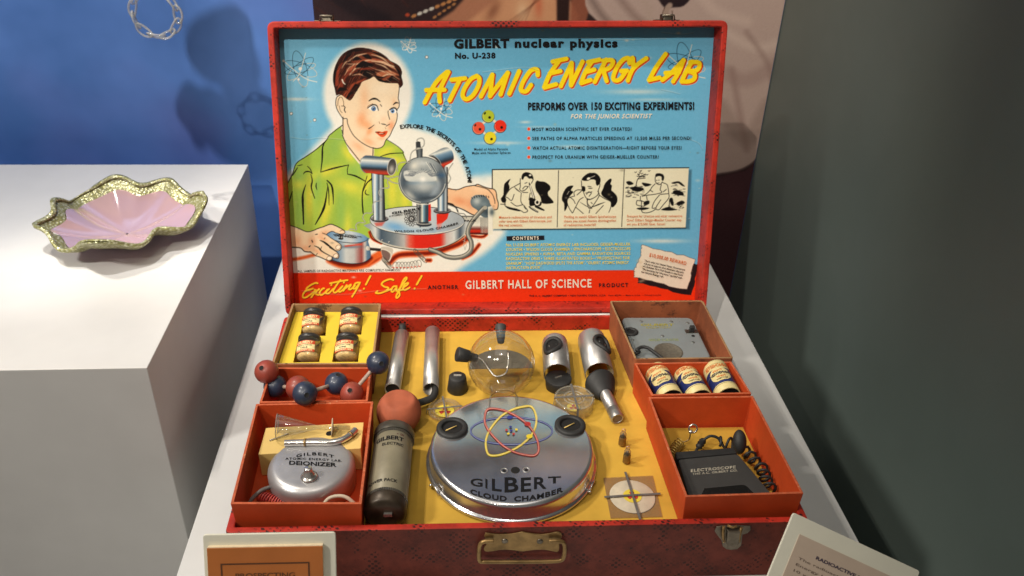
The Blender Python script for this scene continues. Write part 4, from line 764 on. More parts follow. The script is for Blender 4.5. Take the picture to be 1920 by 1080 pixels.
# clasp, front right
lw = win(1330, 970, 15.43); m = MB()
front_poly(m, lw(140, 370, 210, 250, 420, 225, 900, 225, 1180, 230, 1190, 340, 1100, 440, 960, 480, 910, 800, 800, 900, 640, 925, 480, 900, 380, 820, 340, 640, 240, 520), .0003, .0014); cl = m.build('clasp', M_DARKMETAL, case, .0004)
m = MB(); front_poly(m, lw(500, 330, 870, 330, 830, 700, 720, 800, 520, 790, 480, 600), .0014, .0055); m.build('clasp_lever', M_DARKMETAL, cl, .0008)
m = MB()
for p in [(420, 270, 400, 450, 400, 600, 440, 700), (930, 300, 880, 500, 860, 700)]: m.tube([CO @ Vector(on_front(x, y, .004)) for x, y in lw(*p)], .0016, 8)
m.tube([CO @ Vector(on_front(x, y, .004)) for x, y in lw(540, 240, 680, 300, 800, 250)], .0014, 8); m.build('clasp_wire', M_BRASS, cl)

# the lid: frame, recessed printed sheet, catches
ML = Matrix([[1, LV[0], -LN[0], LO[0]], [0, LV[1], -LN[1], LO[1]], [0, LV[2], -LN[2], LO[2]], [0, 0, 0, 1]]); MLc = CO @ ML
LDEP = .035; LQ = [(-.001, .0015), (.6335, -.001), (.6355, .4262), (-.001, .4178)]
m = MB(); O = round_quad(LQ, .011); I_ = round_quad(inset(LQ, .0086), .003); m.wallring(O, I_, -.044, 0, 0, MLc); m.prism(inset(LQ, .004), -.043, -LDEP-.002, 0, MLc)
lid = m.build('lid', M_RED, case, .0016)
SHEET = draw_sheet(); iq = inset(LQ, .0088)
nu, nv = 940, 620; U, V = np.meshgrid(np.linspace(0, 1, nu+1), np.linspace(0, 1, nv+1)); q = [np.array(p) for p in iq]
UV = ((1-U)*(1-V))[..., None]*q[0]+(U*(1-V))[..., None]*q[1]+(U*V)[..., None]*q[2]+((1-U)*V)[..., None]*q[3]
wav = .0004*np.sin(UV[..., 0]*23+1)*np.sin(UV[..., 1]*31)+.00025*np.sin(UV[..., 0]*61+UV[..., 1]*47)
PW = LO+UV[..., :1]*np.array([1, 0, 0])+UV[..., 1:]*LV+(LDEP+wav)[..., None]*LN; qx, qy = px_of(PW.reshape(-1, 3))
sheet = ink_sheet('printed_sheet', nu, nv, PW-np.array(case.location), SHEET.sample(qx, qy), printed('lid_print', .42), lid)
def on_sheet(x, y): return CO @ Vector(at_lid(x, y, LDEP-.0012))
M_WINK = mat('cream_ink', (.78, .72, .58), .5, var=.05); M_YINK = mat('yellow_ink', (.80, .62, .06), .5, var=.05); M_OINK = mat('orange_ink', (.62, .14, .03), .5, var=.1)
m = MB(); tx = lambda s, x0, y0, x1, y1, h, mi=0, bold=.012, **k: text(m, s, on_sheet, (x0, y0), (x1, y1), h, mi, bold, **k)
tx('GILBERT', 851, 90, 955, 89, 16.5, 0, .054, space=1.12); tx('nuclear physics', 965, 88.5, 1158, 88, 15.5, 0, .050, space=1.2); tx('No. U-238', 853, 109.5, 929, 109, 10.5, 0, .045, space=1.15)
tx('PERFORMS OVER 150 EXCITING EXPERIMENTS!', 990, 206, 1302, 205, 13.8, 0, .044, space=1.12); tx('FOR THE JUNIOR SCIENTIST', 1070, 222, 1221, 221.5, 8.4, 1, .03, shear=.25, space=1.2)
for s, x1, y in (('MOST MODERN SCIENTIFIC SET EVER CREATED!', 1184, 245.3), ('SEE PATHS OF ALPHA PARTICLES SPEEDING AT 12,500 MILES PER SECOND!', 1296, 262.5), ('WATCH ACTUAL ATOMIC DISINTEGRATION\u2014RIGHT BEFORE YOUR EYES!', 1278, 280.5), ('PROSPECT FOR URANIUM WITH GEIGER-MUELLER COUNTER!', 1235, 297.5)): tx(s, 998, y, x1, y-.6, 6.2, 0, .022, space=1.22)
tx('Model of Alpha Particle', 889, 282, 952, 281.6, 4.6, 0, .012, space=1.15); tx('Made with Nuclear Spheres', 885, 289, 957, 288.2, 4.6, 0, .012, space=1.15)
tx('CONTENTS', 961, 449.8, 1010, 449, 6.2, 1, .03, space=1.45)
for i, (s, x1) in enumerate((('No. U-238 GILBERT ATOMIC ENERGY LAB INCLUDES: GEIGER-MUELLER', 1182), ('COUNTER \u2022 WILSON CLOUD CHAMBER \u2022 SPINTHARISCOPE \u2022 ELECTROSCOPE', 1182), ('NUCLEAR SPHERES \u2022 ALPHA, BETA AND GAMMA RADIATION SOURCES', 1182),
        ('RADIOACTIVE ORES \u2022 THREE ILLUSTRATED BOOKS\u2014\u201cPROSPECTING FOR', 1181), ('URANIUM\u201d, \u201cHOW DAGWOOD SPLITS THE ATOM\u201d, \u201cGILBERT ATOMIC ENERGY', 1179), ('INSTRUCTION BOOK\u201d.', 1017))): tx(s, 949, 462+i*8.6, x1, 460.4+i*8.6, 5.6, 2, .014, space=1.1)
tx('ALL SAMPLES OF RADIOACTIVE MATERIALS ARE COMPLETELY HARMLESS!', 558, 510.6, 750, 508.2, 4.6, 0, .008, space=1.15)
tx('ANOTHER', 802, 542, 859, 541.6, 7.2, 0, .03, space=1.4); tx('GILBERT HALL OF SCIENCE', 873, 541.5, 1109, 538.6, 16, 1, .020, space=1.2); tx('PRODUCT', 1123, 538.4, 1178, 537.6, 7.2, 0, .03, space=1.4)
tx('THE A. C. GILBERT COMPANY \u2022 NEW HAVEN, CONN., U.S.A.', 992, 556.4, 1136, 555.2, 3.2, 0, .02); tx('Form M2791 \u2014 Made in U.S.A. \u2014 Printed in U.S.A.', 1141, 555.2, 1240, 554.6, 2.8, 0, .01)
for s, x0, y0, x1, y1 in (('Measure radioactivity of Uranium and', 935.5, 409.6, 1034, 409), ('other ores with Gilbert Electroscope, just', 935.5, 417.2, 1034, 416.2), ('like real scientists.', 935.5, 424.6, 980, 424.2), ('Thrilling to watch! Gilbert Spinthariscope', 1057, 409, 1155, 408), ('shows you actual Atomic disintegration', 1057, 416.6, 1155, 415.4), ('of radioactive material!', 1057, 424, 1117, 423.2),
        ('Prospect for Uranium and other radioactive', 1176, 407.6, 1279, 407), ('Ores! Gilbert Geiger-Mueller Counter may', 1175, 415, 1278, 414.4), ('win you $10,000 Govt. bonus!', 1175, 422.4, 1247, 422)): tx(s, x0, y0, x1, y1, 4.8, 3, .012, space=1.1)
tx('$10,000.00 REWARD', 1217, 480.5, 1286, 497, 6.8, 3, .026, space=1.15)
for i, (s, L_) in enumerate((('That\u2019s what the United States Government', 80), ('will pay to anyone who discovers deposits', 79), ('of Uranium Ore! Full details in the book', 79), ('\u201cProspecting for Uranium,\u201d packed with', 79), ('the Atomic Energy Lab.', 44))): x, y = 1208-i*1.5, 490+i*5.2; tx(s, x, y, x+L_*.95, y+L_*.22, 3.6, 0, .015)
arc_text(m, 'EXPLORE THE SECRETS OF THE ATOM!', on_sheet, (770, 347), 107, -10.5, 88, 7.6, 0, .034)
tx('GILBERT', 735, 402, 790, 393, 4.6, 0, .03); tx('ATOMIC ENERGY', 729, 407, 783, 398.5, 2.8, 0, .02); tx('WILSON CLOUD CHAMBER', 739, 435, 860, 420, 4, 0, .03, bend=-5.5, space=1.2); tx('PACK', 871, 416, 893, 415, 4, 0, .02)
tx('ATOMIC ENERGY LAB.', 624, 441, 679, 445.5, 2.4, 0, .02, bend=1.5); tx('DEIONIZER', 627, 442.5, 670, 447, 3.2, 0, .03)
m.build('printed_lettering', [M_INK, M_WINK, M_YINK, M_OINK], lid, weld=False)
for px in (612, 1253):
    u = float((at_lid(px, 36, 0)-LO)[0]); vt = .4178+(u/.635)*.0084
    m = MB(); m.box((u-.017, vt+.0003, -.020), (u+.017, vt+.0012, -.002), 0, MLc); m.wallring(rrect(u-.0085, -.019, u+.0085, -.003, .004), rrect(u-.006, -.0165, u+.006, -.0055, .003), -(vt+.0085), -(vt+.0012), 0, MLc @ Matrix([[1, 0, 0, 0], [0, 0, -1, 0], [0, 1, 0, 0], [0, 0, 0, 1]]))
    m.tube([MLc @ Vector(p) for p in [(u-.009, vt+.001, 0), (u-.008, vt+.007, .001), (u+.008, vt+.007, .001), (u+.009, vt+.001, 0)]], .0012, 8); m.build('lid_catch', M_DARKMETAL, lid)

# ------------------------------------------------------------------ card trays standing in the case
def tray(name, label, Q, z1, mats, t=.003, group=None, z0=LINER+.0006, taper=.965, rad=.001, wob=.0, cat='tray'):
    c = np.mean(Q, 0); o = thing(name, label, cat, (c[0], c[1], z0), group={'tray': 'orange red card trays in the case', 'box': 'brown card boxes at the back of the case'}[cat]); T_ = Matrix.Translation(o.location).inverted()
    def ring(P, z, k): return [(x, y, z) for x, y in [((p[0]-c[0])*k+c[0], (p[1]-c[1])*(1-(1-k)*.3)+c[1]) for p in P]]
    O = round_quad(Q, rad, 4); I_ = round_quad(inset(Q, t), rad*.6, 4); n = len(O); m = MB()
    rn = random.Random(len(label)); wz = [wob*(rn.random()-.5) for _ in range(n)]
    v = ring(O, z0, taper)+[(x, y, z1+w) for (x, y), w in zip(O, wz)]+[(x, y, z1+w) for (x, y), w in zip(I_, wz)]+ring(I_, z0+.002, taper)
    f = [(k*n+i, k*n+(i+1) % n, (k+1)*n+(i+1) % n, (k+1)*n+i) for k in range(3) for i in range(n)]; m.add(v, f, 0, T_)
    m.m = [0]*n+[1]*n+[2 if len(mats) > 2 else 0]*n
    m.add(ring(I_, z0+.002, taper), [tuple(range(n))], 0, T_); m.build('tray_walls', mats, o, .0007); return o
ZT = .113
M_EDGE = mat('worn_card_edge', (.48, .10, .035), .8, var=.3, scale=120, wear=(206, 150, 110), wear_at=.6)
tray('card_tray', 'front left orange red card tray holding the round buzzer', [(.0076, .0192), (.1459, .0137), (.1459, .1872), (.0032, .1872)], ZT, [M_TRAY, M_EDGE])
tray('card_tray', 'shallow orange card tray under the red and blue ball model', [(.006, .1915), (.1388, .1905), (.1385, .2612), (.0077, .2645)], ZT-.002, [M_TRAY, M_EDGE])
bx = tray('card_box', 'brown edged card box at back left with yellow insert and four jars', [(.008, .2690), (.1404, .2650), (.1413, .4155), (.0122, .4185)], ZT, [M_BROWN, M_TAN, M_TAN], rad=.003, wob=.001, cat='box')
tray('card_tray', 'deep orange red card tray at front right holding the black electroscope', [(.4964, .0103), (.6295, .0108), (.6265, .1832), (.4912, .1850)], ZT, [M_TRAY, M_EDGE])
tray('card_tray', 'orange card tray on the right holding three round batteries', [(.4962, .1890), (.6265, .1890), (.6203, .2590), (.4874, .2590)], ZT-.001, [M_TRAY, M_EDGE])
tray('card_box', 'worn brown and orange card box at back right with the grey counter inside', [(.4897, .2660), (.6253, .2650), (.6216, .4131), (.4801, .4150)], ZT, [M_BROWN, M_TAN, M_BROWN], t=.003, rad=.004, wob=.0012, cat='box')
# yellow insert with four square holes
from mathutils.geometry import tessellate_polygon
iw = win(420, 550, 4.32); ZI = .101
outer = [(.0125, .2735), (.1355, .2705), (.1368, .411), (.0165, .4135)]
holes = [[tuple(at(x, y, ZI)[:2]) for x, y in iw(*h)] for h in [(650, 182, 838, 180, 822, 344, 616, 347), (944, 176, 1130, 180, 1112, 334, 920, 339), (594, 402, 797, 397, 772, 556, 560, 560), (904, 397, 1102, 388, 1086, 555, 874, 556)]]
m = MB(); polys = [outer]+holes; flat = [p for P in polys for p in P]; tr = tessellate_polygon([[Vector((x, y, 0)) for x, y in P] for P in polys]); Tb = Matrix.Translation(bx.location).inverted()
m.add([(x, y, ZI) for x, y in flat], [tuple(q) for q in tr], 0, Tb)
for P in polys: m.add([(x, y, ZI) for x, y in P]+[(x, y, ZI-.030) for x, y in P], [(i, (i+1) % 4, 4+(i+1) % 4, 4+i) for i in range(4)], 1, Tb)
m.build('yellow_insert', [M_BRIGHT, M_YEL], bx)

# four small jars, one in each hole
M_LABR = mat('red_label_paper', (.60, .07, .02), .5, var=.1); M_LABC = mat('cream_label_paper', (.78, .66, .32), .5, var=.08); M_CAP = mat('black_jar_cap', (.03, .028, .026), .35, var=.3, scale=150)
M_JAR = thin_glass('jar_glass', (.99, .98, .94), .05, 1.6, .05, 3.); M_ORE = mat('ore_powder', (.72, .52, .24), .9, var=.4, scale=200)
def jar(o):
    R, Ln = .0162, .0345; m = MB()
    m.lathe([(0, -.0005), (R*.7, 0), (R*.93, .0015), (R, .004), (R, Ln-.008), (R*.97, Ln-.0055), (R*.90, Ln-.004), (R*.86, Ln)], 36); m.build('jar_body', M_JAR, o)
    m = MB(); m.lathe([(0, .0016), (R*.66, .002), (R*.88, .004), (R*.9, .008), (R*.55, .0095), (0, .0105)], 24); m.build('contents', M_ORE, o)
    m = MB(); m.lathe([(R*.88, Ln-.0046), (R*.94, Ln-.0046), (R*.96, Ln-.002), (R*.96, Ln+.0006), (R*.91, Ln+.0018), (0, Ln+.0018)], 36); m.build('jar_cap', M_CAP, o)
    m = MB(); on = lambda x, y, k=.0003: ((R+k)*math.sin(math.radians(-14+x)), -(R+k)*math.cos(math.radians(-14+x)), y)
    for z0, z1, mi in ((.0070, .0105, 0), (.0105, .0180, 1), (.0180, .0235, 0)): m.grid(lambda u, v: on(-52+104*u, z0+(z1-z0)*v), 20, 1, mi)
    lab = m.build('jar_label', [M_LABR, M_LABC], o)
    m = MB(); f2 = lambda x, y: on(x, y, .0006); text(m, 'GILBERT', f2, (-42, .0192), (42, .0192), .0034, 0, .03, up=(0, 1)); text(m, 'RADIOACTIVE', f2, (-36, .0153), (36, .0153), .0017, 1, .02, up=(0, 1)); text(m, 'ORE', f2, (-18, .0116), (18, .0116), .0022, 1, .02, up=(0, 1)); text(m, 'URANIUM', f2, (-40, .0078), (40, .0078), .0020, 0, .02, up=(0, 1))
    m.build('lettering', [M_LABC, M_INK], lab, weld=False)
jx = [((586, 626), 'back left'), ((657, 624), 'back right'), ((577, 676), 'front left'), ((649, 675), 'front right')]
JM = lambda px, py: zframe(at(px, py+1, .0935), (0.0, .89, .45))
jl = ['clear glass jar in the back left hole of the yellow insert', 'clear glass jar in the back right hole, nearest the red lid corner', 'clear glass jar in the front left hole above the red balls', 'clear glass jar in the front right hole near the dark blue ball']
j0 = thing('glass_jar', jl[0], 'jar', group='glass jars in the yellow insert', M=JM(*jx[0][0])); jar(j0)
for (p, _), lb in list(zip(jx, jl))[1:]:
    j = copy_tree(j0); j.matrix_world = JM(*p); j['label'] = lb

# ball and rod model
M_BRED = mat('brick_red_paint', (.26, .045, .028), .45, var=.22, scale=50, bump=.12, coat=.1, wear=(150, 84, 66), wear_at=.71); M_BBLU = mat('navy_blue_paint', (.022, .032, .062), .4, var=.3, scale=40, bump=.05, coat=.15, wear=(92, 100, 118), wear_at=.66)
M_ROD = mat('pale_wood_rod', (.38, .28, .22), .6, var=.2, scale=100)
bs = [((500, 697), .122, .0152, 0), ((516, 724), .100, .0148, 1), ((559, 727), .110, .0155, 0), ((572, 738), .126, .0152, 1), ((631, 719), .112, .0148, 1), ((660, 738), .105, .0150, 0), ((709, 680), .136, .0150, 1)]
mol = thing('ball_model', 'atom model of red and navy balls joined by pale rods', 'model', (.08, .23, ZT)); Tm = Matrix.Translation(mol.location).inverted(); bc = [at(*p, z) for p, z, r, c in bs]
hd = [[(490, 690), (517, 690)], [], [], [(575, 741)], [(634, 703)], [(656, 732)], [(715, 682), (724, 666)]]
for i, (p, z, r, c) in enumerate(bs):
    m = MB(); m.ball(bc[i], r, 32, 20, 0, Tm)
    for h in hd[i][:1]:
        d = ray(*h); d = d/np.linalg.norm(d); oc = CAM-bc[i]; bq = oc@d; disc = bq*bq-(oc@oc-r*r)
        if disc > 0:
            P = CAM+d*(-bq-math.sqrt(disc)); nn = (P-bc[i])/r; m.lathe([(0, .0003), (.0031, .0002)], 14, 1, Tm @ zframe(P, nn)); m.lathe([(.0031, .0002), (.0034, .0004), (.0038, -.0003)], 14, 0, Tm @ zframe(P, nn))
    o = m.build('ball', [M_BBLU if c else M_BRED, M_HOLE], mol); o['label'] = 'navy blue ball' if c else 'brick red ball'
for a, b_ in ((0, 1), (1, 2), (2, 3), (3, 4), (4, 5), (5, 6)): m = MB(); m.tube([bc[a], bc[b_]], .0026, 10, 0, Tm); m.build('rod', M_ROD, mol)

# ------------------------------------------------------------------ things lying on the yellow board
def onb(px, py, dz=0.): return at(px, py, LINER+dz)
# two aluminium tubes
def tube_thing(label, pa, pb, r, end):
    A = onb(*pa, r+.0005); B = onb(*pb, r+.0005); Ln = np.linalg.norm(B-A); o = thing('metal_tube', label, 'tube', M=zframe(A, B-A, (0, 0, 1)), group='aluminium tubes side by side on the yellow board')
    m = MB(); m.lathe([(r, 0), (r, Ln), (r-.0009, Ln), (r-.0009, 0), (r, 0)], 40); m.build('tube_body', M_ALU, o)
    if end: m = MB(); m.tube([(0, 0, .012), (0, 0, -.002), (.005, 0, -.007), (.013, 0, -.010)], [r*.8, r*.66, r*.56, r*.44], 20); m.build('rubber_plug', M_BLACK, o); m = MB(); m.lathe([(0, Ln-.003), (r-.001, Ln-.003)], 24); m.build('dark_end', M_HOLE, o)
    return o
tube_thing('aluminium tube with a black rubber plug, left of the pair', (754, 628), (736, 731), .0106, True)
tube_thing('aluminium tube with an open front end and black hose in it', (811, 622), (808, 730), .0108, False)
# terracotta squeeze bulb with black hose
c = onb(748, 772, .0268); o = thing('rubber_squeeze_bulb', 'terracotta rubber squeeze bulb with a black hose', 'bulb', c); m = MB()
m.ball((0, 0, 0), .0282, 40, 28); m.v = [(x, y, min(z, .0205+.0006*math.sin(x*300))) for x, y, z in m.v]; m.build('bulb_body', mat('terracotta_rubber', (.37, .090, .040), .8, var=.22, scale=30, bump=.1, wear=(120, 60, 44), wear_at=.66), o)
hp_ = [onb(778, 757, .012), onb(796, 752, .010), onb(812, 744, .010), onb(816, 728, .012), onb(812, 705, .012)]
m = MB(); m.tube(crom([p-c for p in hp_], 6, False), .0048, 14); m.build('hose', M_BLACK, o)
# rubber stoppers
M_PIN = M_STEEL
def stopper(label, px, py, r0, r1, h, pin):
    o = thing('rubber_stopper', label, 'stopper', onb(px, py), group='black rubber stoppers on the yellow board'); m = MB(); m.lathe([(0, 0), (r0-.001, 0), (r0, .001), (r1, h-.001), (r1-.001, h), (0, h)], 40); m.build('stopper_body', M_BLACK, o)
    m = MB(); m.box((-.0052, -.0015, h), (.0052, .0015, h+.0018), 0, Matrix.Rotation(pin, 4, 'Z')); m.build('metal_tab', M_STEEL, o)
stopper('tapered black rubber stopper standing left of the glass flask', 858, 731, .0142, .0116, .0235, -.05)
stopper('wide black rubber stopper in front of the left metal sleeve', 1046, 726, .0168, .0182, .0165, .45)
# glass flask with two rubber plugs and a hooked wire
c = onb(940, 681, .046); o = thing('glass_flask', 'round clear glass flask with short neck and black plugs', 'flask', c); R = .0452
ax = Vector((.0, -.97, -.24)).normalized(); Mz = zframe((0, 0, 0), ax, (1, 0, 0)); m = MB(); pr = [(R*math.sin(a), -R*math.cos(a)) for a in np.linspace(0, 2.72, 30)]; pr = [(r, z) for r, z in pr]+[(.0175, .0445), (.0165, .049), (.0172, .058), (.0185, .060)]
m.lathe(pr, 56, 0, Mz); m.build('flask_body', thin_glass('flask_glass', (.90, .885, .85), .05, 1.95, .035, 1.9), o)
m = MB(); m.lathe([(.0182, .0595), (.0192, .0605), (.0182, .0615), (.0172, .0605), (.0182, .0595)], 40, 0, Mz); m.build('neck_rim', thin_glass('rim_glass', (.8, .8, .76), .02, 1.6), o)
def pl_dir(px, py): d = ray(px, py); d /= np.linalg.norm(d); oc = CAM-c; bq = oc@d; return CAM+d*(-bq-math.sqrt(max(0, bq*bq-(oc@oc-R*R)))) - c
e = Vector((-.94, -.10, .33)).normalized(); Me = zframe(e*R, e, (0, 0, 1)); m = MB(); m.lathe([(0, -.010), (.0052, -.010), (.0058, 0), (.0082, .002), (.0100, .017), (.0092, .018), (0, .018)], 28, 0, Me); pg = m.build('rubber_plug', M_BLACK, o)
m = MB(); m.lathe([(.0058, -.004), (.0072, -.003), (.0076, .001), (.0066, .002)], 28, 0, Me); m.build('glass_collar', thin_glass('collar_glass', (.85, .85, .8), .02, 1.6), o)
e0 = e*R*.8; m = MB(); m.tube(crom([e0, e0+Vector((.008, -.002, -.002)), e0+Vector((.018, -.012, -.012)), e0+Vector((.026, -.020, -.016)), e0+Vector((.038, -.018, -.013)), e0+Vector((.042, -.008, -.008)), e0+Vector((.043, .006, .004))], 6, False), .0013, 8); m.build('wire_hook', M_STEEL, o)
e2 = Vector((.02, .85, .45)).normalized(); Me = zframe(e2*R, e2, (1, 0, 0)); m = MB(); m.lathe([(0, -.014), (.0045, -.014), (.0058, -.006), (.0062, 0), (.0078, .010), (.0072, .012), (0, .012)], 28, 0, Me); m.build('rubber_plug', mat('grey_rubber', (.045, .045, .045), .6), o)
# dark reflection in the flask, put in as a half-disc
m = MB(); m.prism([(.0430*math.cos(t_), .0430*math.sin(t_)) for t_ in np.linspace(-.02, math.pi+.02, 40)], -.0085, -.0080); m.build('reflection_disc', mat('dark_reflection', (.15, .13, .10), .3, var=.2), o)
# two metal sleeves with rubber eyelets
def sleeve(label, pa, pb, r, th0, s0, flip, tilt=0.):
    A = onb(*pa, r*.86); B = onb(*pb, r*.86); d = B-A; d[2] = 0; Ln = np.linalg.norm(d); o = thing('metal_sleeve', label, 'sleeve', M=zframe(B, -d, (0, 0, 1)), group='metal sleeves with black eyelets')
    k = .0008; m = MB(); prof = [(r, 0), (r, Ln-.006), (r*.97, Ln-.002), (r*.90, Ln), (r*.88, Ln-.001), (r*.95, Ln-.003), (r-k, Ln-.007), (r-k, 0), (r, 0)]; m.lathe(prof, 44, 0, None, True, -122, 122); m.build('sleeve_body', M_ALUD, o)
    def on(a, z, q=0.): return ((r+q)*math.cos(a), (r+q)*math.sin(a), z)
    tear = [(.60*math.cos(t)*(1), .0165*math.sin(t)) for t in np.linspace(0, 2*math.pi, 28, endpoint=False)]
    def shp(sc_, q): return [on(th0+sc_*a*1.25+flip*.30*max(0, -zz/.0165)**2*sc_, s0+sc_*zz*(1.35 if zz < 0 else 1), q) for a, zz in tear]
    m = MB(); m.tube(shp(.80, .0012), .0031, 10, closed=True); m.build('rubber_eyelet', M_BLACK, o)
    m = MB(); P = shp(.62, .0004); m.add(P+[on(th0, s0, .0006)], [(i, (i+1) % len(P), len(P)) for i in range(len(P))], 0); m.build('eyelet_hole', M_HOLE, o)
sleeve('shiny metal sleeve on the left with black eyelet towards its right', (1040, 642), (1045, 703), .0188, -.30, .047, -1)
sleeve('shiny metal sleeve on the right, beside the brown box', (1108, 634), (1124, 702), .0200, .55, .052, 1)
# viewer with black eyecup
A, B = onb(1131, 731, .012), onb(1158, 786, .0088); Ln = np.linalg.norm(B-A); o = thing('eyepiece_viewer', 'small aluminium viewer with a flared black rubber eyecup', 'viewer', M=zframe(A, B-A, (0, 0, 1)))
m = MB(); m.lathe([(.0085, .004), (.0085, Ln*.66), (.0079, Ln*.66), (.0079, Ln*.69), (.0086, Ln*.69), (.0086, Ln-.001), (.0080, Ln), (.0064, Ln), (.0064, Ln-.001)], 32); m.build('viewer_tube', M_ALUD, o)
m = MB(); m.lathe([(0, Ln-.0006), (.0064, Ln-.0006)], 24); m.build('lens', mat('grey_lens', (.14, .11, .09), .25), o)
m = MB(); m.lathe([(.0088, .012), (.0105, .009), (.0150, .000), (.0188, -.011), (.0194, -.013), (.0150, -.014), (.0085, -.006), (0, -.004)], 36); m.v = [(x*.9 if x < 0 else x, y*1.12, z-(.008*(x/.02) if r_ else 0)) for (x, y, z), r_ in zip(m.v, [True]*len(m.v))]; m.build('eyecup', M_BLACK, o)
# source dishes held by crossed straps
M_TREF = mat('red_mark', (.50, .05, .03), .6); M_STRAP = mat('grey_strap', (.13, .12, .11), .55, var=.2, scale=120)
def mark(m, r, z):
    m.lathe([(0, z), (r, z)], 32, 0)
    for k in range(3):
        a = math.radians(90+120*k); P = [(r*.18*math.cos(a-1.), r*.18*math.sin(a-1.))]+[(r*.62*math.cos(a+t), r*.62*math.sin(a+t)) for t in np.linspace(-.45, .45, 7)]+[(r*.18*math.cos(a+1.), r*.18*math.sin(a+1.))]
        m.add([(x, y, z+.0003) for x, y in P], [tuple(range(len(P)))], 1)
def straps(o, L1, L2, w, z, drop, a=0.):
    m = MB(); Rz = Matrix.Rotation(a, 4, 'Z')
    for L_, q, dz in ((L1, 0, 0), (L2, math.pi/2, .0006)):
        P = [(-L_, -drop), (-L_+.0012, 0), (L_-.0012, 0), (L_, -drop)] if drop else [(-L_, 0), (0, .0004), (L_, 0)]
        for (x0, h0), (x1, h1) in zip(P, P[1:]): m.add([(x0, -w, z+h0+dz), (x1, -w, z+h1+dz), (x1, w, z+h1+dz), (x0, w, z+h0+dz), (x0, -w, z+h0+dz+.0004), (x1, -w, z+h1+dz+.0004), (x1, w, z+h1+dz+.0004), (x0, w, z+h0+dz+.0004)], [(3, 2, 1, 0), (4, 5, 6, 7), (0, 1, 5, 4), (1, 2, 6, 5), (2, 3, 7, 6), (3, 0, 4, 7)], 0, Rz @ Matrix.Rotation(q, 4, 'Z'))
    m.build('strap', M_STRAP, o)
o = thing('source_dish', 'flat clear dish with yellow centre half under the drum edge', 'dish', onb(834, 773), group='clear source dishes on the yellow board'); m = MB(); m.lathe([(0, .0008), (.0205, .0008), (.0218, .0018), (.0218, .0062), (.0208, .0066), (.0196, .0062), (.0196, .003)], 44); m.lathe([(.014, .0068), (.0155, .0074), (.0165, .0068)], 44); m.build('dish_body', M_PLASTIC, o); m = MB(); mark(m, .0125, .0022); m.build('source_disc', [M_YINK, M_TREF], o); straps(o, .0245, .0245, .0012, .0078, .007, .12)
o = thing('source_dish', 'tall clear plastic dish with ringed lid right of the flask', 'dish', onb(1075, 766), group='clear source dishes on the yellow board'); r = .0262; h = .0185; m = MB(); m.lathe([(0, .0008), (r-.001, .0008), (r, .002), (r, h-.004), (r+.0006, h-.003), (r+.0006, h), (r-.001, h+.0008), (r-.003, h), (0, h-.0005)], 48); m.lathe([(r-.0012, h), (r-.0012, .002)], 48); m.build('dish_body', M_PLASTIC, o)
m = MB()
for q in (.0085, .0135, .0245): m.lathe([(q-.0008, h), (q, h+.001), (q+.0008, h)], 44)
m.build('lid_rings', thin_glass('ring_plastic', (.88, .86, .78), .05, 1.7, .42), o); m = MB(); mark(m, .009, .0022); m.build('source_disc', [M_YINK, M_TREF], o); straps(o, r+.0014, r+.0014, .0015, h+.0016, h-.003, .05)
# square sleeve with a paper disc
P = [onb(*q) for q in ((1131, 897), (1224, 893), (1242, 970), (1145, 973))]; c = sum(P)/4; o = thing('source_packet', 'square clear packet with white and yellow disc under crossed straps', 'packet', c); To = Matrix.Translation(c).inverted()
m = MB(); m.prism([tuple((p-c)[:2]) for p in P][::-1], .0003, .0012); m.build('packet_body', thin_glass('packet_plastic', (.86, .80, .66), .12, 1.4, .12), o)
m = MB(); m.lathe([(0, .0016), (.0262, .0016), (.0266, .0013)], 44); m.build('paper_disc', mat('aged_white_paper', (.62, .54, .40), .7, var=.14, scale=60, wear=(190, 160, 110), wear_at=.62), o); m = MB(); mark(m, .0108, .0021); m.build('source_disc', [M_YINK, M_TREF], o); straps(o, .0335, .0385, .0014, .0028, 0, .04)
# two miniature lamps standing up
def lamp(label, px, py):
    o = thing('miniature_lamp', label, 'bulb', onb(px, py), group='miniature lamps beside the drum'); m = MB(); pr = [(0, 0), (.0022, 0), (.0034, .001)]
    for k in range(6): pr += [(.0047, .0022+k*.0018), (.0042, .0031+k*.0018)]
    pr += [(.0046, .0132), (.0040, .0142)]; m.lathe(pr, 24); m.build('screw_base', M_BRASS, o)
    m = MB(); m.lathe([(.0040, .0142), (.0043, .016), (.0042, .019), (.0030, .0215), (.0012, .0225), (0, .0228)], 24); m.build('lamp_glass', thin_glass('lamp_glass', (.8, .76, .68), .03, 1.6, .12), o); m = MB(); m.lathe([(0, .014), (.0015, .015), (.0018, .018), (0, .020)], 12); m.build('filament_post', M_DARKMETAL, o)
    m = MB(); m.tube(crom([(-.0015, 0, .0225), (-.002, 0, .0255), (.0008, 0, .027), (.0022, 0, .0245), (.0008, 0, .0225)], 5, False), .0005, 6); m.build('wire_loop', mat('pink_wire', (.6, .35, .3), .4, .6), o)
lamp('miniature screw lamp nearer the viewer tube', 1166, 835); lamp('miniature screw lamp nearer the square packet', 1174, 868)
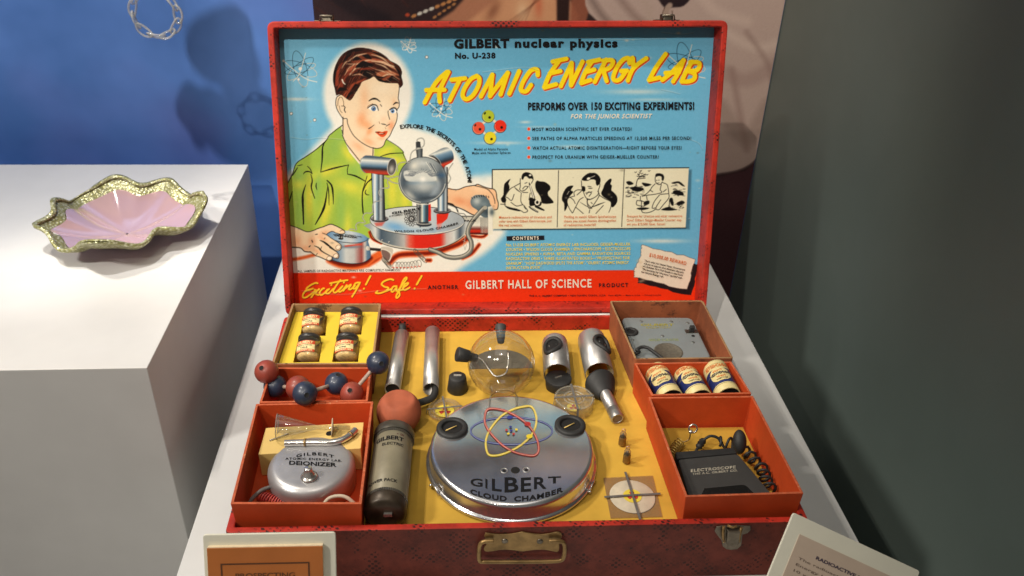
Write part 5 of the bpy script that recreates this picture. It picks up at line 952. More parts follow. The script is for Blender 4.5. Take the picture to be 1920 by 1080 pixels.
# power pack
A, B = onb(740, 813, .0236), onb(722, 968, .0236); B[2] = A[2]; Ln = np.linalg.norm(B-A); Mp = zframe(B, A-B, (1, 0, 0)); o = thing('power_pack', 'grey green cylinder power pack lying on the yellow board', 'power pack', M=Mp); R = .0232
M_PK = mat('grey_green_paint', (.25, .222, .150), .46, .12, var=.14, scale=40, wear=(110, 96, 70), wear_at=.66); M_PKD = mat('dark_grey_metal', (.105, .095, .075), .42, .6, var=.3, scale=60)
m = MB(); m.lathe([(R-.001, .016), (R, .017), (R, Ln-.017), (R-.001, Ln-.016)], 56); m.build('pack_body', M_PK, o)
def knurl(z0, z1, rr, nm):
    m = MB(); n = 120; v = []; f = []
    for j, z in enumerate((z0, z1)):
        for i in range(n): a = 2*math.pi*i/n; q = rr+(.0004 if i % 2 else 0); v.append((q*math.cos(a), q*math.sin(a), z))
    m.add(v, [(i, (i+1) % n, n+(i+1) % n, n+i) for i in range(n)], 0); m.build(nm, M_PKD, o)
knurl(.0165, .0205, R+.0003, 'knurled_band'); knurl(Ln-.0205, Ln-.0155, R+.0003, 'knurled_band')
m = MB(); m.lathe([(0, .0), (R*.55, 0), (R*.86, .001), (R+.0002, .004), (R+.0002, .0165)], 56); cp = m.build('front_cap', mat('dark_brown_cap', (.055, .04, .026), .4, .4, var=.3, scale=60), o)
m = MB(); m.box((-.001, -.006, -.003), (.008, -.002, .0)); m.build('contact', M_STEEL, cp); m = MB(); m.lathe([(R+.0012, Ln-.0155), (R+.0016, Ln-.014), (R+.0016, Ln-.003), (R-.001, Ln), (R*.5, Ln+.001), (0, Ln+.001)], 56); m.build('rear_cap', M_PKD, o)
# local X of the pack is left-right, local Y points down, so letters climb over the top
def onp(x, y): a = math.radians(x); return ((R+.0003)*math.sin(a), -(R+.0003)*math.cos(a), y)
pk_up = (Mp.to_3x3().inverted() @ Vector((0, 0, 1))); sgn = -1 if pk_up.y < 0 else 1
def onp(x, y): a = math.radians(x); return ((R+.0004)*math.sin(a), sgn*(R+.0004)*math.cos(a), y)
m = MB(); text(m, 'GILBERT', onp, (-50, Ln-.037), (36, Ln-.037), .0068, 0, .03, up=(0, 1)); text(m, 'ELECTRIC', onp, (-26, Ln-.046), (38, Ln-.046), .0046, 0, .02, up=(0, 1)); text(m, 'POWER PACK', onp, (-60, .030), (30, .030), .0046, 0, .02, up=(0, 1)); text(m, 'ON', onp, (24, Ln-.0275), (36, Ln-.0275), .0036, 1, .02, up=(0, 1))
m.add([onp(-44, Ln-.0265), onp(16, Ln-.0265), onp(16, Ln-.0261), onp(-44, Ln-.0261)], [(0, 1, 2, 3)], 1); m.add([onp(14, Ln-.0272), onp(20, Ln-.0263), onp(14, Ln-.0254)], [(0, 1, 2)], 1); m.build('lettering', [M_INK, mat('brown_ink', (.10, .03, .02), .5)], o, weld=False)

# ------------------------------------------------------------------ the cloud chamber drum
ZC = LINER+.0265; cc = np.array([.3150, .1275, LINER]); o = thing('cloud_chamber', 'big round aluminium drum with coloured atom emblem and black portholes', 'drum', cc); Tc = Matrix.Translation(cc).inverted()
M_DRUM = mat('spun_aluminium', (.72, .725, .74), .20, .93, .16, 11, .02, bscale=350, wear=(150, 150, 150), wear_at=.76)
m = MB(); h = ZC-LINER; m.lathe([(0, h), (.0935, h), (.0965, h-.0006), (.0985, h-.003), (.0990, h-.006), (.1000, .007), (.1010, .0062), (.1035, .0055), (.1042, .0035), (.1035, .0012), (.1010, .0005), (0, .0005)], 120); m.build('drum_body', M_DRUM, o)
def ontop(x, y, dz=.0004): p = at(x, y, ZC+dz); return tuple(Tc @ Vector(p))
cw = win(780, 720, 3.)
def ribbon(m, P, w, fn, mi, closed=True, smooth=5):
    P = np.array(crom(P, smooth, closed)); n = len(P); d = np.roll(P, -1, 0)-np.roll(P, 1, 0)
    if not closed: d[0] = P[1]-P[0]; d[-1] = P[-1]-P[-2]
    nn = np.stack([-d[:, 1], d[:, 0]], 1)/np.hypot(d[:, 0], d[:, 1])[:, None]
    m.add([fn(*p) for p in P+nn*w/2]+[fn(*p) for p in P-nn*w/2], [(i, (i+1) % n, n+(i+1) % n, n+i) for i in range(n if closed else n-1)], mi)
def disc(m, c, rx, ry, fn, mi): P = elp(c, rx, ry, 0, 20)[:20]; m.add([fn(*p) for p in P], [tuple(range(len(P)))], mi)
f1 = lambda x, y: ontop(x, y, .0004); f2 = lambda x, y: ontop(x, y, .0007); f3 = lambda x, y: ontop(x, y, .0010)
m = MB(); Y_ = cw(600, 128, 650, 128, 676, 180, 672, 240, 640, 298, 580, 350, 500, 390, 440, 403, 405, 392, 392, 340, 400, 290, 430, 235, 480, 180, 540, 145); R_ = cw(386, 200, 396, 150, 430, 138, 500, 150, 580, 190, 640, 240, 680, 310, 690, 370, 670, 400, 625, 400, 555, 383, 488, 345, 430, 288, 396, 240)
B_ = [tuple(p) for p in elp((780+537/3, 720+264/3), 76.5, 25.5, 0, 24)[:24]]
ribbon(m, B_, 3.2, f1, 0); ribbon(m, B_, .5, f2, 3); ribbon(m, Y_, 3.5, f2, 1); ribbon(m, R_, 3.5, f3, 2)
f4 = lambda x, y: ontop(x, y, .0013); ribbon(m, Y_, .5, f3, 4); ribbon(m, R_, .5, f4, 4)
disc(m, cw(527, 187)[0], 5.5, 3.4, f3, 0); disc(m, cw(628, 224)[0], 6, 4, f4, 2); disc(m, cw(638, 294)[0], 6, 4, f4, 1)
for x, y, q in [(532, 241, 0), (536, 262, 0), (509, 258, 2), (565, 256, 1), (519, 279, 1), (549, 280, 2)]: disc(m, cw(x, y)[0], 2.6, 1.9, f4, q)
m.build('atom_emblem', [mat('blue_enamel', (.025, .035, .20), .4, var=.2), mat('yellow_enamel', (.68, .52, .03), .4, var=.15), mat('red_enamel', (.42, .030, .024), .4, var=.2), mat('pale_line', (.5, .55, .65), .4), mat('pale_worn_line', (.75, .62, .5), .5)], o, weld=False)
m = MB()
for ch, x0, x1, yt, yb in [('G', 306, 375, 530, 574), ('I', 390, 402, 532, 585), ('L', 427, 482, 532, 600), ('B', 498, 576, 522, 607), ('E', 590, 648, 524, 604), ('R', 664, 734, 522, 589), ('T', 742, 816, 520, 558)]: a, b_ = cw(x0, yb-(3 if ch in 'GIL' else 0), x1, yb+(3 if ch in 'GIL' else -3)); text(m, ch, f1, a, b_, (yb-yt)/3, 0, .02, up=(0, -1))
a, b_ = cw(305, 615, 828, 603); text(m, 'CLOUD  CHAMBER', f1, a, b_, 9.2, 0, .035, up=(0, -1), bend=-16.5, space=1.1); m.build('lettering', M_INK, o, weld=False)
m = MB()
for x, y, r in [(559, 484, 8.4), (496, 487, 3.2), (620, 483, 3.2)]: disc(m, cw(x, y)[0], r, r*.72, f1, 0)
m.build('screw_hole', M_HOLE, o); m = MB()
for x, y in [(496, 487), (620, 483)]: P = elp(cw(x, y)[0], 6, 4.4, 0, 20)[:20]; m.tube([ontop(*p, .0003) for p in P], .0004, 6, closed=True)
m.build('screw_washer', M_ALU, o)
for (x, y) in ((848, 804), (1069, 799)):
    p = ontop(x, y, 0); m = MB(); m.lathe([(.0128, -.002), (.0124, .002), (.0130, .0036), (.0142, .0043), (.0178, .0040), (.0194, .0026), (.0196, .0)], 44, 0, Matrix.Translation(p)); pr_ = m.build('porthole_ring', M_BLACK, o); m = MB(); m.lathe([(0, .0006), (.0127, .0006)], 28, 0, Matrix.Translation(p)); m.build('porthole', M_HOLE, pr_)
    m = MB(); m.tube([Vector(p)+Vector((-.008, -.0045, .0014)), Vector(p)+Vector((.0055, .003, .0022))], .0007, 6); m.build('straw', M_PALE, pr_)
for px, sgx in ((822, -1), (1104, 1)):
    a = math.radians(180+28) if sgx < 0 else math.radians(-28); m = MB(); q = Vector((.1052*math.cos(a), .1052*math.sin(a), .004)); tdir = Vector((-math.sin(a), math.cos(a), 0)); m.tube([q-tdir*.010, q-tdir*.004+Vector((0, 0, .006)), q+tdir*.004+Vector((0, 0, .006)), q+tdir*.010], .0012, 8); m.ball(q-tdir*.010, .0022, 10, 8); m.build('side_clip', M_STEEL, o)

# ------------------------------------------------------------------ contents of the left tray
bw = win(480, 770, 5.686); ZB = .0985
Q = [at(x, y, ZB) for x, y in bw(25, 465, 1118, 400, 1150, 122, 104, 182)]; c = sum(Q)/4; o = thing('yellow_card_box', 'small pale yellow card box lying behind the grey buzzer', 'box', (c[0], c[1], LINER+.0028)); To = Matrix.Translation(o.location).inverted()
m = MB(); m.prism([tuple(p[:2]) for p in Q], LINER+.003, ZB, 0, To); m.build('box_body', M_PALE, o, .0008); m = MB(); hc = at(480+783/5.686, 770+245/5.686, ZB); m.lathe([(0, .0004), (.0042, .0004)], 20, 0, To @ Matrix.Translation(hc)); m.build('thumb_hole', M_HOLE, o)
# buzzer
c = at(586, 890, .080); c[2] = LINER+.003; o = thing('round_buzzer', 'round satin grey metal buzzer with a steel push button', 'buzzer', c); hB = .0352; rB = .0496
M_BUZ = mat('satin_grey_metal', (.47, .465, .47), .38, .6, var=.06, scale=30, bump=.05, bscale=400, wear=(110, 104, 98), wear_at=.74)
m = MB(); m.lathe([(0, 0), (rB-.002, 0), (rB, .002), (rB, hB-.011)]+[(rB-.011+.011*math.cos(a), hB-.011+.0105*math.sin(a)) for a in np.linspace(.1, 1.45, 9)]+[(rB-.014, hB-.0003), (0, hB)], 90); m.build('buzzer_body', M_BUZ, o)
zt = c[2]+hB+.0004; ontop2 = lambda x, y: tuple(Vector(at(x, y, zt))-Vector(c))
m = MB(); q = bw(352, 572, 856, 596); text(m, 'DEIONIZER', ontop2, q[0], q[1], 7.4, 0, .03); q = bw(312, 522, 916, 546); text(m, 'ATOMIC ENERGY LAB.', ontop2, q[0], q[1], 4.3, 0, .015, space=1.2, bend=1.2); q = bw(428, 498, 832, 506); text(m, 'GILBERT', ontop2, q[0], q[1], 5.6, 0, .02, space=1.25, bend=5.); m.build('lettering', M_INK, o, weld=False)
bp = Vector(at(480+566/5.686, 770+705/5.686, zt))-Vector(c); m = MB(); m.lathe([(.0095, 0), (.0095, .0014), (.0080, .0018), (.0072, .003), (.0058, .0034), (.0058, .006), (.0046, .0064), (.0046, .0125), (.0038, .0135), (0, .0135)], 32, 0, Matrix.Translation(bp)); m.build('push_button', M_STEEL, o)
zf = LINER+.006
def cable(name, label, P, r, mt, cat, n=10, helix=None, sm=8):
    P = [np.array(p) for p in crom(P, sm, False)]; c = P[0].copy(); o_ = None
    if helix:
        rad, pitch = helix; Q = []; acc = 0; pts = [P[0]]
        for a, b in zip(P, P[1:]):
            k = max(1, int(np.linalg.norm(b-a)/(pitch/14)))
            for i in range(k):
                t = a+(b-a)*i/k; d = (b-a)/np.linalg.norm(b-a); e = np.cross(d, [0, 0, 1.]); e /= np.linalg.norm(e)+1e-9; g = np.cross(e, d); ph = 2*math.pi*acc/pitch; acc += np.linalg.norm(b-a)/k; Q.append(t+e*rad*math.cos(ph)+g*rad*math.sin(ph))
        P = Q
    m = MB(); m.tube([p-c for p in P], r, n); o_ = m.build(name, mt); o_.location = c
    return tag(o_, label, cat) if label else o_
cable('grey_cable', 'grey cable coming out at the left of the round buzzer', [at(505, 914, .082), at(490, 920, .084), at(473, 935, .078), at(464, 952, .068)], .0023, mat('grey_cable_cover', (.20, .19, .18), .6), 'cable')
cable('red_coil', 'coiled red wire lying in front of the round buzzer', [at(484, 928, .076), at(505, 936, .076), at(530, 944, .074), at(560, 953, .072)], .0009, mat('red_wire', (.45, .05, .04), .45), 'wire', 8, (.0058, .0030))
cable('cream_cord', 'cream cord looped in front right of the round buzzer', [at(607, 945, .086), at(618, 934, .092), at(636, 930, .094), at(652, 934, .092), at(668, 948, .084)], .0021, mat('cream_cord_cover', (.55, .48, .36), .6), 'cord')
# glass funnel, needle, bent tube on the box
A, B = at(519, 800, ZB+.014), at(584, 801, ZB+.010); Ln = np.linalg.norm(B-A); C2 = at(657, 803, ZB+.006); o = thing('glass_funnel', 'clear glass funnel with long stem lying on the yellow box', 'funnel', M=zframe(A, B-A, (0, 0, 1))); L2 = np.linalg.norm(C2-A)
m = MB(); m.lathe([(.0148, -.0002), (.0152, .0006), (.0044, Ln), (.0026, Ln+.006), (.0026, L2), (.0020, L2)], 40); m.build('funnel_body', thin_glass('funnel_glass', (.90, .90, .87), .04, 1.9, .05, 1.8), o); m = MB(); m.tube([(.015*math.cos(a), .015*math.sin(a), 0) for a in np.linspace(0, 2*math.pi, 36, endpoint=False)], .0007, 6, closed=True); m.build('funnel_rim', thin_glass('funnel_rim_glass', (.8, .8, .76), .03, 1.9, .35), o)
wz = np.linalg.norm(at(623, 804, ZB+.008)-A); m = MB(); m.lathe([(.0026, wz-.0012), (.0112, wz-.0010), (.0112, wz+.0002), (.0026, wz+.0012)], 28); m.build('cork_washer', mat('pale_cork', (.60, .48, .32), .8), o)
cable('metal_needle', 'thin metal needle below the glass funnel mouth', [at(505, 826, ZB+.001), at(541, 813, ZB+.001)], .0008, M_STEEL, 'needle')
P = [at(x, y, ZB+.0043) for x, y in bw(305, 346, 480, 340, 650, 338, 800, 338, 910, 315, 1000, 265, 1062, 205)]; c = P[0]; o = thing('bent_tube', 'shiny bent steel tube lying across the yellow box', 'tube', c); P = [np.array(p) for p in crom(P, 8, False)]
m = MB(); m.tube([p-c for p in P], .0040, 20, caps=False); m.build('tube_body', M_STEEL, o); m = MB(); i = 10; m.tube([P[i]-c-(P[i+1]-P[i])/np.linalg.norm(P[i+1]-P[i])*.0012, P[i]-c+(P[i+1]-P[i])/np.linalg.norm(P[i+1]-P[i])*.0012], .0048, 20); m.build('wire_band', M_BRASS, o); m = MB(); i = -9; m.tube([P[i]-c, P[i]-c+(P[i+1]-P[i])/np.linalg.norm(P[i+1]-P[i])*.002], .0047, 20); m.build('wire_band', M_BRASS, o)

# ------------------------------------------------------------------ contents of the right trays
gw = win(1140, 580, 6.); ZG = .0935
Q = [at(x, y, ZG)[:2] for x, y in gw(322, 590, 1168, 552, 940, 88, 150, 88)]
Q = [np.array([max(.4925, min(.6195, p[0])), max(.2705, min(.4105, p[1]))]) for p in Q]; c = np.mean(Q, 0); o = thing('counter_box', 'grey metal counter box with black switch and round grille', 'counter', (c[0], c[1], LINER+.003)); To = Matrix.Translation(o.location).inverted()
M_GREY = mat('blue_grey_enamel', (.200, .220, .225), .32, var=.08, scale=20, bump=.05, bscale=300, wear=(120, 122, 118), wear_at=.72)
m = MB(); m.prism(round_quad([tuple(p) for p in Q], .010, 6), LINER+.0035, ZG, 0, To); m.build('counter_body', M_GREY, o, .0025); ong = lambda x, y, dz=.0003: tuple(To @ Vector(at(1140+x/6, 580+y/6, ZG+dz)))
m = MB(); p = ong(258, 257, 0); m.lathe([(.0055, 0), (.0058, .0022), (.0082, .0030), (.0104, .0018), (.0106, 0)], 32, 0, Matrix.Translation(p)); jk = m.build('jack_ring', M_BLACK, o); m = MB(); m.lathe([(0, .0008), (.0057, .0008)], 20, 0, Matrix.Translation(p)); m.build('jack_hole', M_HOLE, jk)
m = MB(); p = Vector(ong(940, 250, 0)); m.box(p+Vector((-.0095, -.0045, 0)), p+Vector((.0095, .0045, .0008))); sw = m.build('switch_plate', M_DARKMETAL, o); m = MB(); m.box(p+Vector((-.0035, -.003, .0008)), p+Vector((.0035, .003, .0095))); m.build('switch_lever', M_BLACK, sw, .0008)
m = MB(); p = Vector(ong(680, 475, 0)); m.lathe([(.0205, 0), (.0200, .0008), (.0186, .0009), (.0180, .0004), (0, .0003)], 44, 0, Matrix.Translation(p)); m.build('round_grille', mat('brown_grille_mesh', (.15, .13, .10), .6, .4, .25, 300, .3), o)
for x, y in [(372, 138), (712, 140), (895, 155), (612, 300), (275, 345), (955, 372)]: m = MB(); m.lathe([(0, .0010), (.0020, .0009), (.0028, .0002)], 16, 0, Matrix.Translation(ong(x, y, 0))); m.build('screw', mat('grey_screw', (.22, .23, .22), .35, .6), o)
m = MB(); m.lathe([(0, .0003), (.0026, .0003)], 16, 0, Matrix.Translation(ong(958, 300, 0))); m.build('socket_hole', M_HOLE, o)
m = MB(); text(m, 'GILBERT', ong, (368, 186), (742, 186), 26, 0, .03); text(m, 'RADIATION', ong, (430, 216), (700, 214), 22, 0, .0); text(m, 'GEIGER COUNTER', ong, (458, 356), (795, 354), 26, 1, .0); m.build('lettering', [mat('faded_yellow_ink', (.30, .26, .04), .5, var=.6, scale=400), mat('faded_green_ink', (.24, .28, .05), .5, var=.6, scale=400)], o, weld=False)
m = MB(); m.tube([Vector(To @ Vector(p)) for p in crom([at(1140+x/6, 580+y/6, z) for x, y, z in [(300, 500, .098), (350, 480, .100), (325, 455, .103), (380, 425, .104), (450, 435, .104), (530, 490, .102), (620, 555, .099), (700, 590, .098)]], 8, False)], .0024, 10); m.build('cable', M_BLACK, o)
# batteries
M_BC = mat('cream_battery_paper', (.70, .58, .27), .42, var=.08, scale=60); M_BB = mat('navy_battery_paper', (.018, .028, .125), .35, var=.15); M_BO = mat('orange_lettering', (.60, .15, .03), .5)
def battery(o, R=.0165, Ln=.0575):
    m = MB(); zs = [0, .003, .011, .0125, .0128, .034, .0343, .0345, .047, .0473, Ln-.001, Ln]
    def seg(z0, z1, mi): m.lathe([(R, z0), (R, z1)], 48, mi)
    seg(0, .010, 0); seg(.010, .0106, 2); seg(.0106, .012, 0); seg(.012, .040, 1); seg(.040, .0406, 2); seg(.0406, .0505, 0); seg(.0505, .051, 2); seg(.051, Ln, 0); m.lathe([(R, 0), (R*.93, -.001), (R*.9, .001)], 48, 0); m.lathe([(R*.9, .0008), (0, .0008)], 32, 2); m.lathe([(R, Ln), (R*.92, Ln+.001), (R*.88, Ln)], 48, 0); m.lathe([(R*.88, Ln), (.005, Ln), (.005, Ln+.002), (0, Ln+.002)], 32, 3); m.build('battery_body', [M_BC, M_BB, M_INK, M_DARKMETAL], o)
    on = lambda x, y, k=.0003: ((R+k)*math.sin(math.radians(x)), (R+k)*math.cos(math.radians(x)), y); P = rrect(-46, .0155, 46, .0415, .006, 5); P = [(max(-46, min(46, -46+(x+46)*1.0)), y) for x, y in [(46*math.copysign(min(1, abs(math.cos(t))**.45), math.cos(t)), .0285+.0125*math.copysign(abs(math.sin(t))**.6, math.sin(t))) for t in np.linspace(0, 2*math.pi, 40, endpoint=False)]]
    m = MB()
    for j in range(12):
        y0, y1 = .0165+.024*j/12, .0165+.024*(j+1)/12; w = lambda y: 48*max(.35, 1-abs((y-.0285)/.0125)**3.2*.6); m.grid(lambda u, v: on((2*u-1)*(w(y0)+(w(y1)-w(y0))*v), y0+(y1-y0)*v), 14, 1, 0)
    m.build('battery_label', M_BC, o); g = lambda x, y: on(x, y, .0007); m = MB(); text(m, 'WINCHESTER', g, (-56, .0432), (60, .0432), .0058, 0, .03, up=(0, 1), shear=.04); text(m, 'Trade', g, (-18, .0345), (28, .0345), .0038, 0, .02, up=(0, 1), shear=.05); text(m, 'HI-POWER', g, (-42, .0282), (42, .0282), .0048, 1, .04, up=(0, 1)); text(m, 'Super', g, (-22, .0232), (22, .0232), .0036, 0, .02, up=(0, 1), shear=.05); text(m, 'BATTERY', g, (-26, .0186), (26, .0186), .0024, 1, .02, up=(0, 1)); m.build('lettering', [M_BO, M_INK], o, weld=False)
    m = MB(); m.lathe([(R+.0009, .0300), (R+.0011, .0307), (R+.0009, .0314)], 48); m.build('strap', mat('grey_wire_strap', (.24, .22, .19), .4, .5), o)
def bat_m(pb, pt, z0, z1, spin):
    A = at(*pb, z0); B = at(*pt, z1); M_ = zframe(A, B-A, (1, 0, 0)); up = M_.to_3x3().inverted() @ Vector((-.05, -.62, .78)); return M_ @ Matrix.Rotation(math.atan2(up.y, up.x)-math.pi/2+spin, 4, 'Z')
bl = ['cream and navy battery at the left of three, beside the sleeve', 'cream and navy battery in the middle of the three', 'cream and navy battery at the right, sitting highest in its tray']
bm_ = [bat_m((1258, 748), (1228, 694), .092, .094, -.25), bat_m((1312, 748), (1281, 696), .090, .092, 0), bat_m((1366, 744), (1339, 690), .098, .100, -.2)]
b0 = thing('battery', bl[0], 'battery', group='round batteries in the right tray', M=bm_[0]); battery(b0)
for M_, lb in zip(bm_[1:], bl[1:]): q = copy_tree(b0); q.matrix_world = M_; q['label'] = lb
# electroscope tray
ew = win(1240, 780, 6.); b = MB().prism([(.4985, .018), (.6205, .018), (.619, .1765), (.498, .1785)], LINER+.0030, LINER+.0048).build('yellow_card', M_YEL); tag(b, 'yellow card sheet on the floor of the front right tray', 'card')
ZE = .0955; Qe = [at(x, y, ZE)[:2] for x, y in ew(335, 980, 1330, 990, 860, 425, 190, 488)]; Qe = [np.array([max(.501, min(.6215, p[0])), max(.0155, p[1])]) for p in Qe]; c = np.mean(Qe, 0); o = thing('electroscope', 'flat dark grey electroscope box with a rounded black window', 'electroscope', (c[0], c[1], LINER+.005)); To = Matrix.Translation(o.location).inverted()
M_EL = mat('charcoal_enamel', (.050, .048, .046), .42, var=.12, scale=30, bump=.06, bscale=500); one = lambda x, y, dz=.0003: tuple(To @ Vector(at(1240+x/6, 780+y/6, ZE+dz)))
m = MB(); m.prism(round_quad([tuple(p) for p in Qe], .004, 4), LINER+.0052, ZE, 0, To); m.build('electroscope_body', M_EL, o, .0012)
m = MB(); m.prism([tuple(Qe[3]+np.array([-.002, .0003])), tuple(Qe[2]+np.array([.0, .0003])), tuple(Qe[2]+np.array([-.001, .011])), tuple(Qe[3]+np.array([-.001, .0125]))], LINER+.0052, ZE+.001, 0, To); m.build('rear_rim', M_BLACK, o, .002)
m = MB(); Pw = crom(ew(478, 1000, 478, 830, 510, 812, 700, 795, 900, 775, 960, 790, 1010, 840, 1060, 885, 1120, 985), 3, True); m.add([one(*[(p[0]-1240)*6, (p[1]-780)*6]) for p in Pw], [tuple(range(len(Pw)))]); m.build('window', mat('black_window', (.010, .009, .009), .12), o)
m = MB(); text(m, 'ELECTROSCOPE', one, (332, 630), (836, 588), 32, 0, .03, space=1.15, up=(0, -1)); text(m, 'THE A.C. GILBERT CO.', one, (350, 664), (858, 622), 24, 0, .02, space=1.1, up=(0, -1)); m.build('lettering', mat('silver_ink', (.42, .38, .30), .5, var=.3, scale=300), o, weld=False)
ec = lambda x, y, z: at(1240+x/6, 780+y/6, z)
cd_ = cable('coiled_black_cord', 'coiled black rubber cord beside the electroscope', [ec(640, 300, .080), ec(740, 300, .080), ec(850, 340, .080), ec(930, 390, .079), ec(1000, 450, .079), ec(1060, 520, .079), ec(1130, 590, .078), ec(1180, 730, .077), ec(1240, 840, .076)], .0017, M_BLACK, 'cord', 8, (.0068, .0105))
cable('cord_lead', 'straight end of the black cord with a pin plug', [ec(385, 400, .074), ec(440, 315, .077), ec(490, 260, .082), ec(560, 225, .086), ec(640, 250, .084), ec(670, 300, .080)], .0018, M_BLACK, 'cord')
o = thing('pin_plug', 'small black ribbed pin plug above the electroscope corner', 'plug', ec(445, 312, .077)); d = ec(385, 400, .074)-ec(445, 312, .077); m = MB(); m.lathe([(0, -.007), (.0036, -.007), (.0046, -.004), (.0038, -.002), (.0048, 0), (.0038, .003), (.0046, .005), (.0024, .008), (0, .008)], 20, 0, zframe((0, 0, 0), d)); m.build('plug_body', M_BLACK, o); m = MB(); m.tube([Vector(d)*.5, Vector(d)*1.1], .0011, 8); m.build('pin', M_STEEL, o)
b = MB(); A = ec(880, 290, .088); b.ball((0, 0, 0), (.0085, .0150, .0085), 24, 16); b = b.build('rubber_grip', M_BLACK); b.location = A; b.rotation_euler = (.9, -.3, -.45); tag(b, 'smooth black rubber grip at the corner of the coiled cord', 'grip')
cable('brass_spring', 'coiled brass spring wire at the left of the electroscope', [ec(95, 470, .074), ec(140, 390, .075), ec(190, 320, .076), ec(235, 285, .077)], .0008, mat('spring_brass', (.52, .36, .10), .32, .6, .2), 'spring', 8, (.0062, .0042))
o = thing('ring_terminal', 'silver ring terminal on a brass wire above the spring', 'terminal', ec(240, 290, .077)); c = ec(240, 290, .077); m = MB(); m.tube([p-c for p in crom([c, ec(275, 285, .078), ec(315, 255, .082), ec(325, 205, .090), ec(332, 180, .095)], 6, False)], .0009, 8); m.build('wire', M_BRASS, o)
e_ = ec(357, 142, .099)-c; m = MB(); m.tube([e_+np.array([.0052*math.cos(t), .0018*math.sin(t), .0050*math.sin(t)]) for t in np.linspace(0, 2*math.pi, 28, endpoint=False)], .0011, 8, closed=True); m.ball(ec(332, 178, .0955)-c, .0028, 14, 10); m.build('ring', M_STEEL, o)

# ------------------------------------------------------------------ two cards in front
def card(name, label, cat, TL, TR, down, th, mt):
    x = TR-TL; w = np.linalg.norm(x); Mx = frame(TL, x, np.cross(x, -down)); return thing(name, label, cat, M=Mx), w
M_CARD = mat('cream_mount_board', (.72, .70, .58), .6, var=.03, scale=20, bump=.04, bscale=300)
TL, TR = at_y(380, 1003, -.045), at_y(629, 998.5, -.045); down = np.array([0, -.35, -.94])
o, w = card('booklet_display', 'brown booklet mounted on a cream board in front of the case', 'booklet', TL, TR, down, .003, M_CARD)
Hc = .165; m = MB(); m.prism(rrect(0, -Hc, w, 0, .003, 4), -.003, 0); m.build('mount_board', M_CARD, o, .0006)
M_BOOK = mat('brown_orange_cover', (.42, .13, .026), .5, var=.12, scale=14, bump=.06, bscale=300, wear=(112, 56, 24), wear_at=.72); s = w/249.
m = MB(); m.box((10*s, -Hc+.006, .0), (w-24*s, -22*s, .0042)); bk_ = m.build('page_block', mat('page_paper', (.66, .54, .36), .7, var=.1, scale=300), o); m = MB(); m.box((9*s, -Hc+.005, .0042), (w-23.5*s, -23*s, .0050)); m.build('booklet_cover', M_BOOK, o, .0003)
m = MB(); z = .0053
for x0, y0, x1, y1 in [(33*s, -57.5*s, 200*s, -54.5*s), (33*s, -Hc+.012, 36*s, -57.5*s), (197*s, -Hc+.012, 200*s, -57.5*s)]: m.box((x0, y0, z-.0002), (x1, y1, z))
text(m, 'PROSPECTING', lambda x, y: (x, y, z), (60*s, -86*s), (172*s, -86*s), 11*s, 0, .015, up=(0, 1)); text(m, 'FOR URANIUM', lambda x, y: (x, y, z), (62*s, -108*s), (170*s, -108*s), 11*s, 0, .015, up=(0, 1)); m.build('cover_print', mat('dark_brown_ink', (.10, .035, .012), .5), o, weld=False)
m = MB(); m.tube([(w*.5, -.03, -.003), (w*.5, -Hc*.98, -.035)], .002, 8); m.build('easel_strut', M_STEEL, o)
TL = at_y(1488, 961, -.040); TR = at_y(1700, 1024, -.040); TR[1] = -.075; TR = TL+(TR-TL)/np.linalg.norm(TR-TL)*.15
xx = (TR-TL)/np.linalg.norm(TR-TL); nrm = np.array([-.03, -.80, .60]); nrm = nrm-xx*(nrm@xx); nrm /= np.linalg.norm(nrm); o = thing('text_card', 'tilted cream text card about radioactive sources at lower right', 'card', M=frame(TL, xx, nrm)); w = .15; Hc = .17
m = MB(); m.prism(rrect(0, -Hc, w, 0, .003, 4), -.003, 0); m.build('mount_board', M_CARD, o, .0006); m = MB(); m.box((.0145, -Hc+.012, 0), (w-.012, -.0175, .0006)); m.build('paper_sheet', mat('pinkish_paper', (.52, .41, .32), .7, var=.05, scale=30), o)
m = MB(); tp = lambda s_, x0, x1, y, h, b=.01, mi=0: text(m, s_, lambda x, y_: (x, y_, .0009), (x0, y), (x1, y), h, mi, b, up=(0, 1))
tp('RADIOACTIVE SOURCES', .040, .1195, -.0340, .0035, .03, 1)
for i, s_ in enumerate(['The radioactive sources in', 'Energy Lab will, in a period', '10 years, deteriorate with', 'when replacement of', 'Cloud Chamber', 'back cover', 'and']): tp(s_, .0225+.0002*i, .0225+.0038*len(s_), -.0415-i*.0066, .0026, .004)
m.build('card_print', [mat('brown_grey_ink', (.13, .09, .07), .6), mat('violet_ink', (.045, .03, .06), .6)], o, weld=False); m = MB(); m.tube([(w*.5, -.03, -.003), (w*.5, -.16, -.05)], .002, 8); m.build('easel_strut', M_STEEL, o)

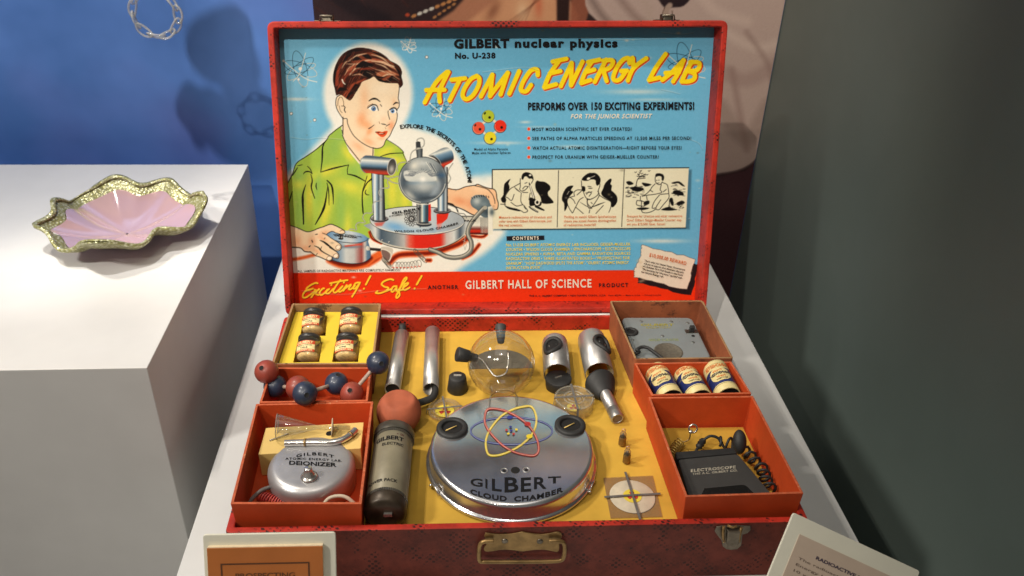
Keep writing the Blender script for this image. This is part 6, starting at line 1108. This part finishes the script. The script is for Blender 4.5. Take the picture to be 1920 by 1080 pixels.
# ------------------------------------------------------------------ on and above the plinth
c = np.array([-.258, .562, .15]); o = thing('wavy_glass_bowl', 'pink glass bowl with wavy gold lace rim on the plinth', 'bowl', c)
def rim(a): return .110+.007*math.sin(3*a+.6)+.010*math.sin(5*a+2.1)+.005*math.sin(11*a), .034+.008*math.sin(4*a+1.)+.007*math.sin(7*a)
def bowl(u, v):
    a = 2*math.pi*u; R0, H0 = rim(a); r = .002+(R0*.86-.002)*v; return (r*math.cos(a), r*math.sin(a), .004+H0*.80*v**1.8)
m = MB(); m.grid(bowl, 120, 16); M_PINK = bpy.data.materials.new('pink_glass'); M_PINK.use_nodes = True; p = M_PINK.node_tree.nodes['Principled BSDF']; p.inputs['Base Color'].default_value = (.62, .40, .42, 1); p.inputs['Roughness'].default_value = .12; p.inputs['Transmission Weight'].default_value = .35; p.inputs['Coat Weight'].default_value = .5; m.build('bowl_body', M_PINK, o)
def lace(u, v):
    a = 2*math.pi*u; R0, H0 = rim(a); k = v; r = R0*.84+R0*.16*k+.010*math.sin(k*math.pi); return (r*math.cos(a), r*math.sin(a), .004+H0*(.72+.45*math.sin(k*2.2)))
m = MB(); m.grid(lace, 220, 10); M_LACE, nt, p = _new('gold_lace'); co = _coord(nt, 1.); wv = nt.nodes.new('ShaderNodeTexVoronoi'); nt.links.new(co, wv.inputs['Vector']); wv.inputs['Scale'].default_value = 240; nt.links.new(_ramp(nt, wv.outputs['Distance'], [(.1, (.66, .66, .48)), (.6, (.30, .29, .12))]), p.inputs['Base Color']); p.inputs['Roughness'].default_value = .28; p.inputs['Metallic'].default_value = .35; _bump(nt, p, wv.outputs['Distance'], .6, .002)
lo_ = m.build('lace_rim', M_LACE, o); sm_ = lo_.modifiers.new('thickness', 'SOLIDIFY'); sm_.thickness = .003
# linked glass ring hanging in front of the blue wall
c = at_y(292, 26, .60); o = thing('glass_chain_ring', 'ring of clear twisted glass links hanging before the blue wall', 'ornament', c); Rr = .031; M_CH = thin_glass('chain_glass', (.86, .90, .95), .03, 1.9, .34)
m = MB()
for k in range(11):
    a0 = 2*math.pi*k/11; P = []
    for t in np.linspace(0, 2*math.pi, 20, endpoint=False):
        s_, d_ = .0125*math.cos(t), .0055*math.sin(t); a = a0+s_/Rr; q = d_*math.cos(k*1.3); P.append(((Rr+q)*math.cos(a), d_*math.sin(k*1.3)-.002, (Rr+q)*math.sin(a)))
    m.tube(P, .0017, 7, closed=True)
m.build('glass_links', M_CH, o); m = MB(); m.tube([(0, 0, Rr), (0, 0, .62)], .0003, 5); m.build('hanging_thread', mat('clear_thread', (.6, .6, .6), .4), o)
# unseen pods, added along the lamp's rays to cast shade on the wall
def pod(c, R_, seed):
    rn = random.Random(seed); a = [rn.random()*6 for _ in range(4)]; m = MB(); m.grid(lambda u, v: tuple(R_*(1+.16*math.sin(3*2*math.pi*u+a[0])*math.sin(math.pi*v)+.12*math.sin(5*2*math.pi*u+a[1])*math.sin(math.pi*v)**2)*x for x in (math.sin(math.pi*v)*math.cos(2*math.pi*u), math.sin(math.pi*v)*math.sin(2*math.pi*u)*.5, math.cos(math.pi*v)*1.1)), 40, 24)
    o_ = m.build('shade_pod', mat('shade_pod_dark', (.05, .06, .12), .2), None); o_.location = c; m = MB(); m.tube([(0, 0, R_), (0, 0, 1.2)], .0004, 5); m.build('hanging_thread', mat('clear_thread', (.6, .6, .6), .4), o_); return o_  # the pod and its thread are both added
LP = np.array([-.35, .18, 1.75])
for i, ((x, y), f_, R_) in enumerate((((425, 95), .62, .036), ((375, 215), .62, .026), ((460, 250), .60, .04))):
    W_ = at_y(x, y, WALL_Y); tag(pod(LP+(W_-LP)*f_, R_, i), ['unseen pod added to shade the blue wall, hung highest', 'smallest unseen pod added to shade the blue wall', 'unseen pod added to shade the blue wall, nearest the red lid'][i], 'ornament', 'unseen pods added to shade the blue wall')
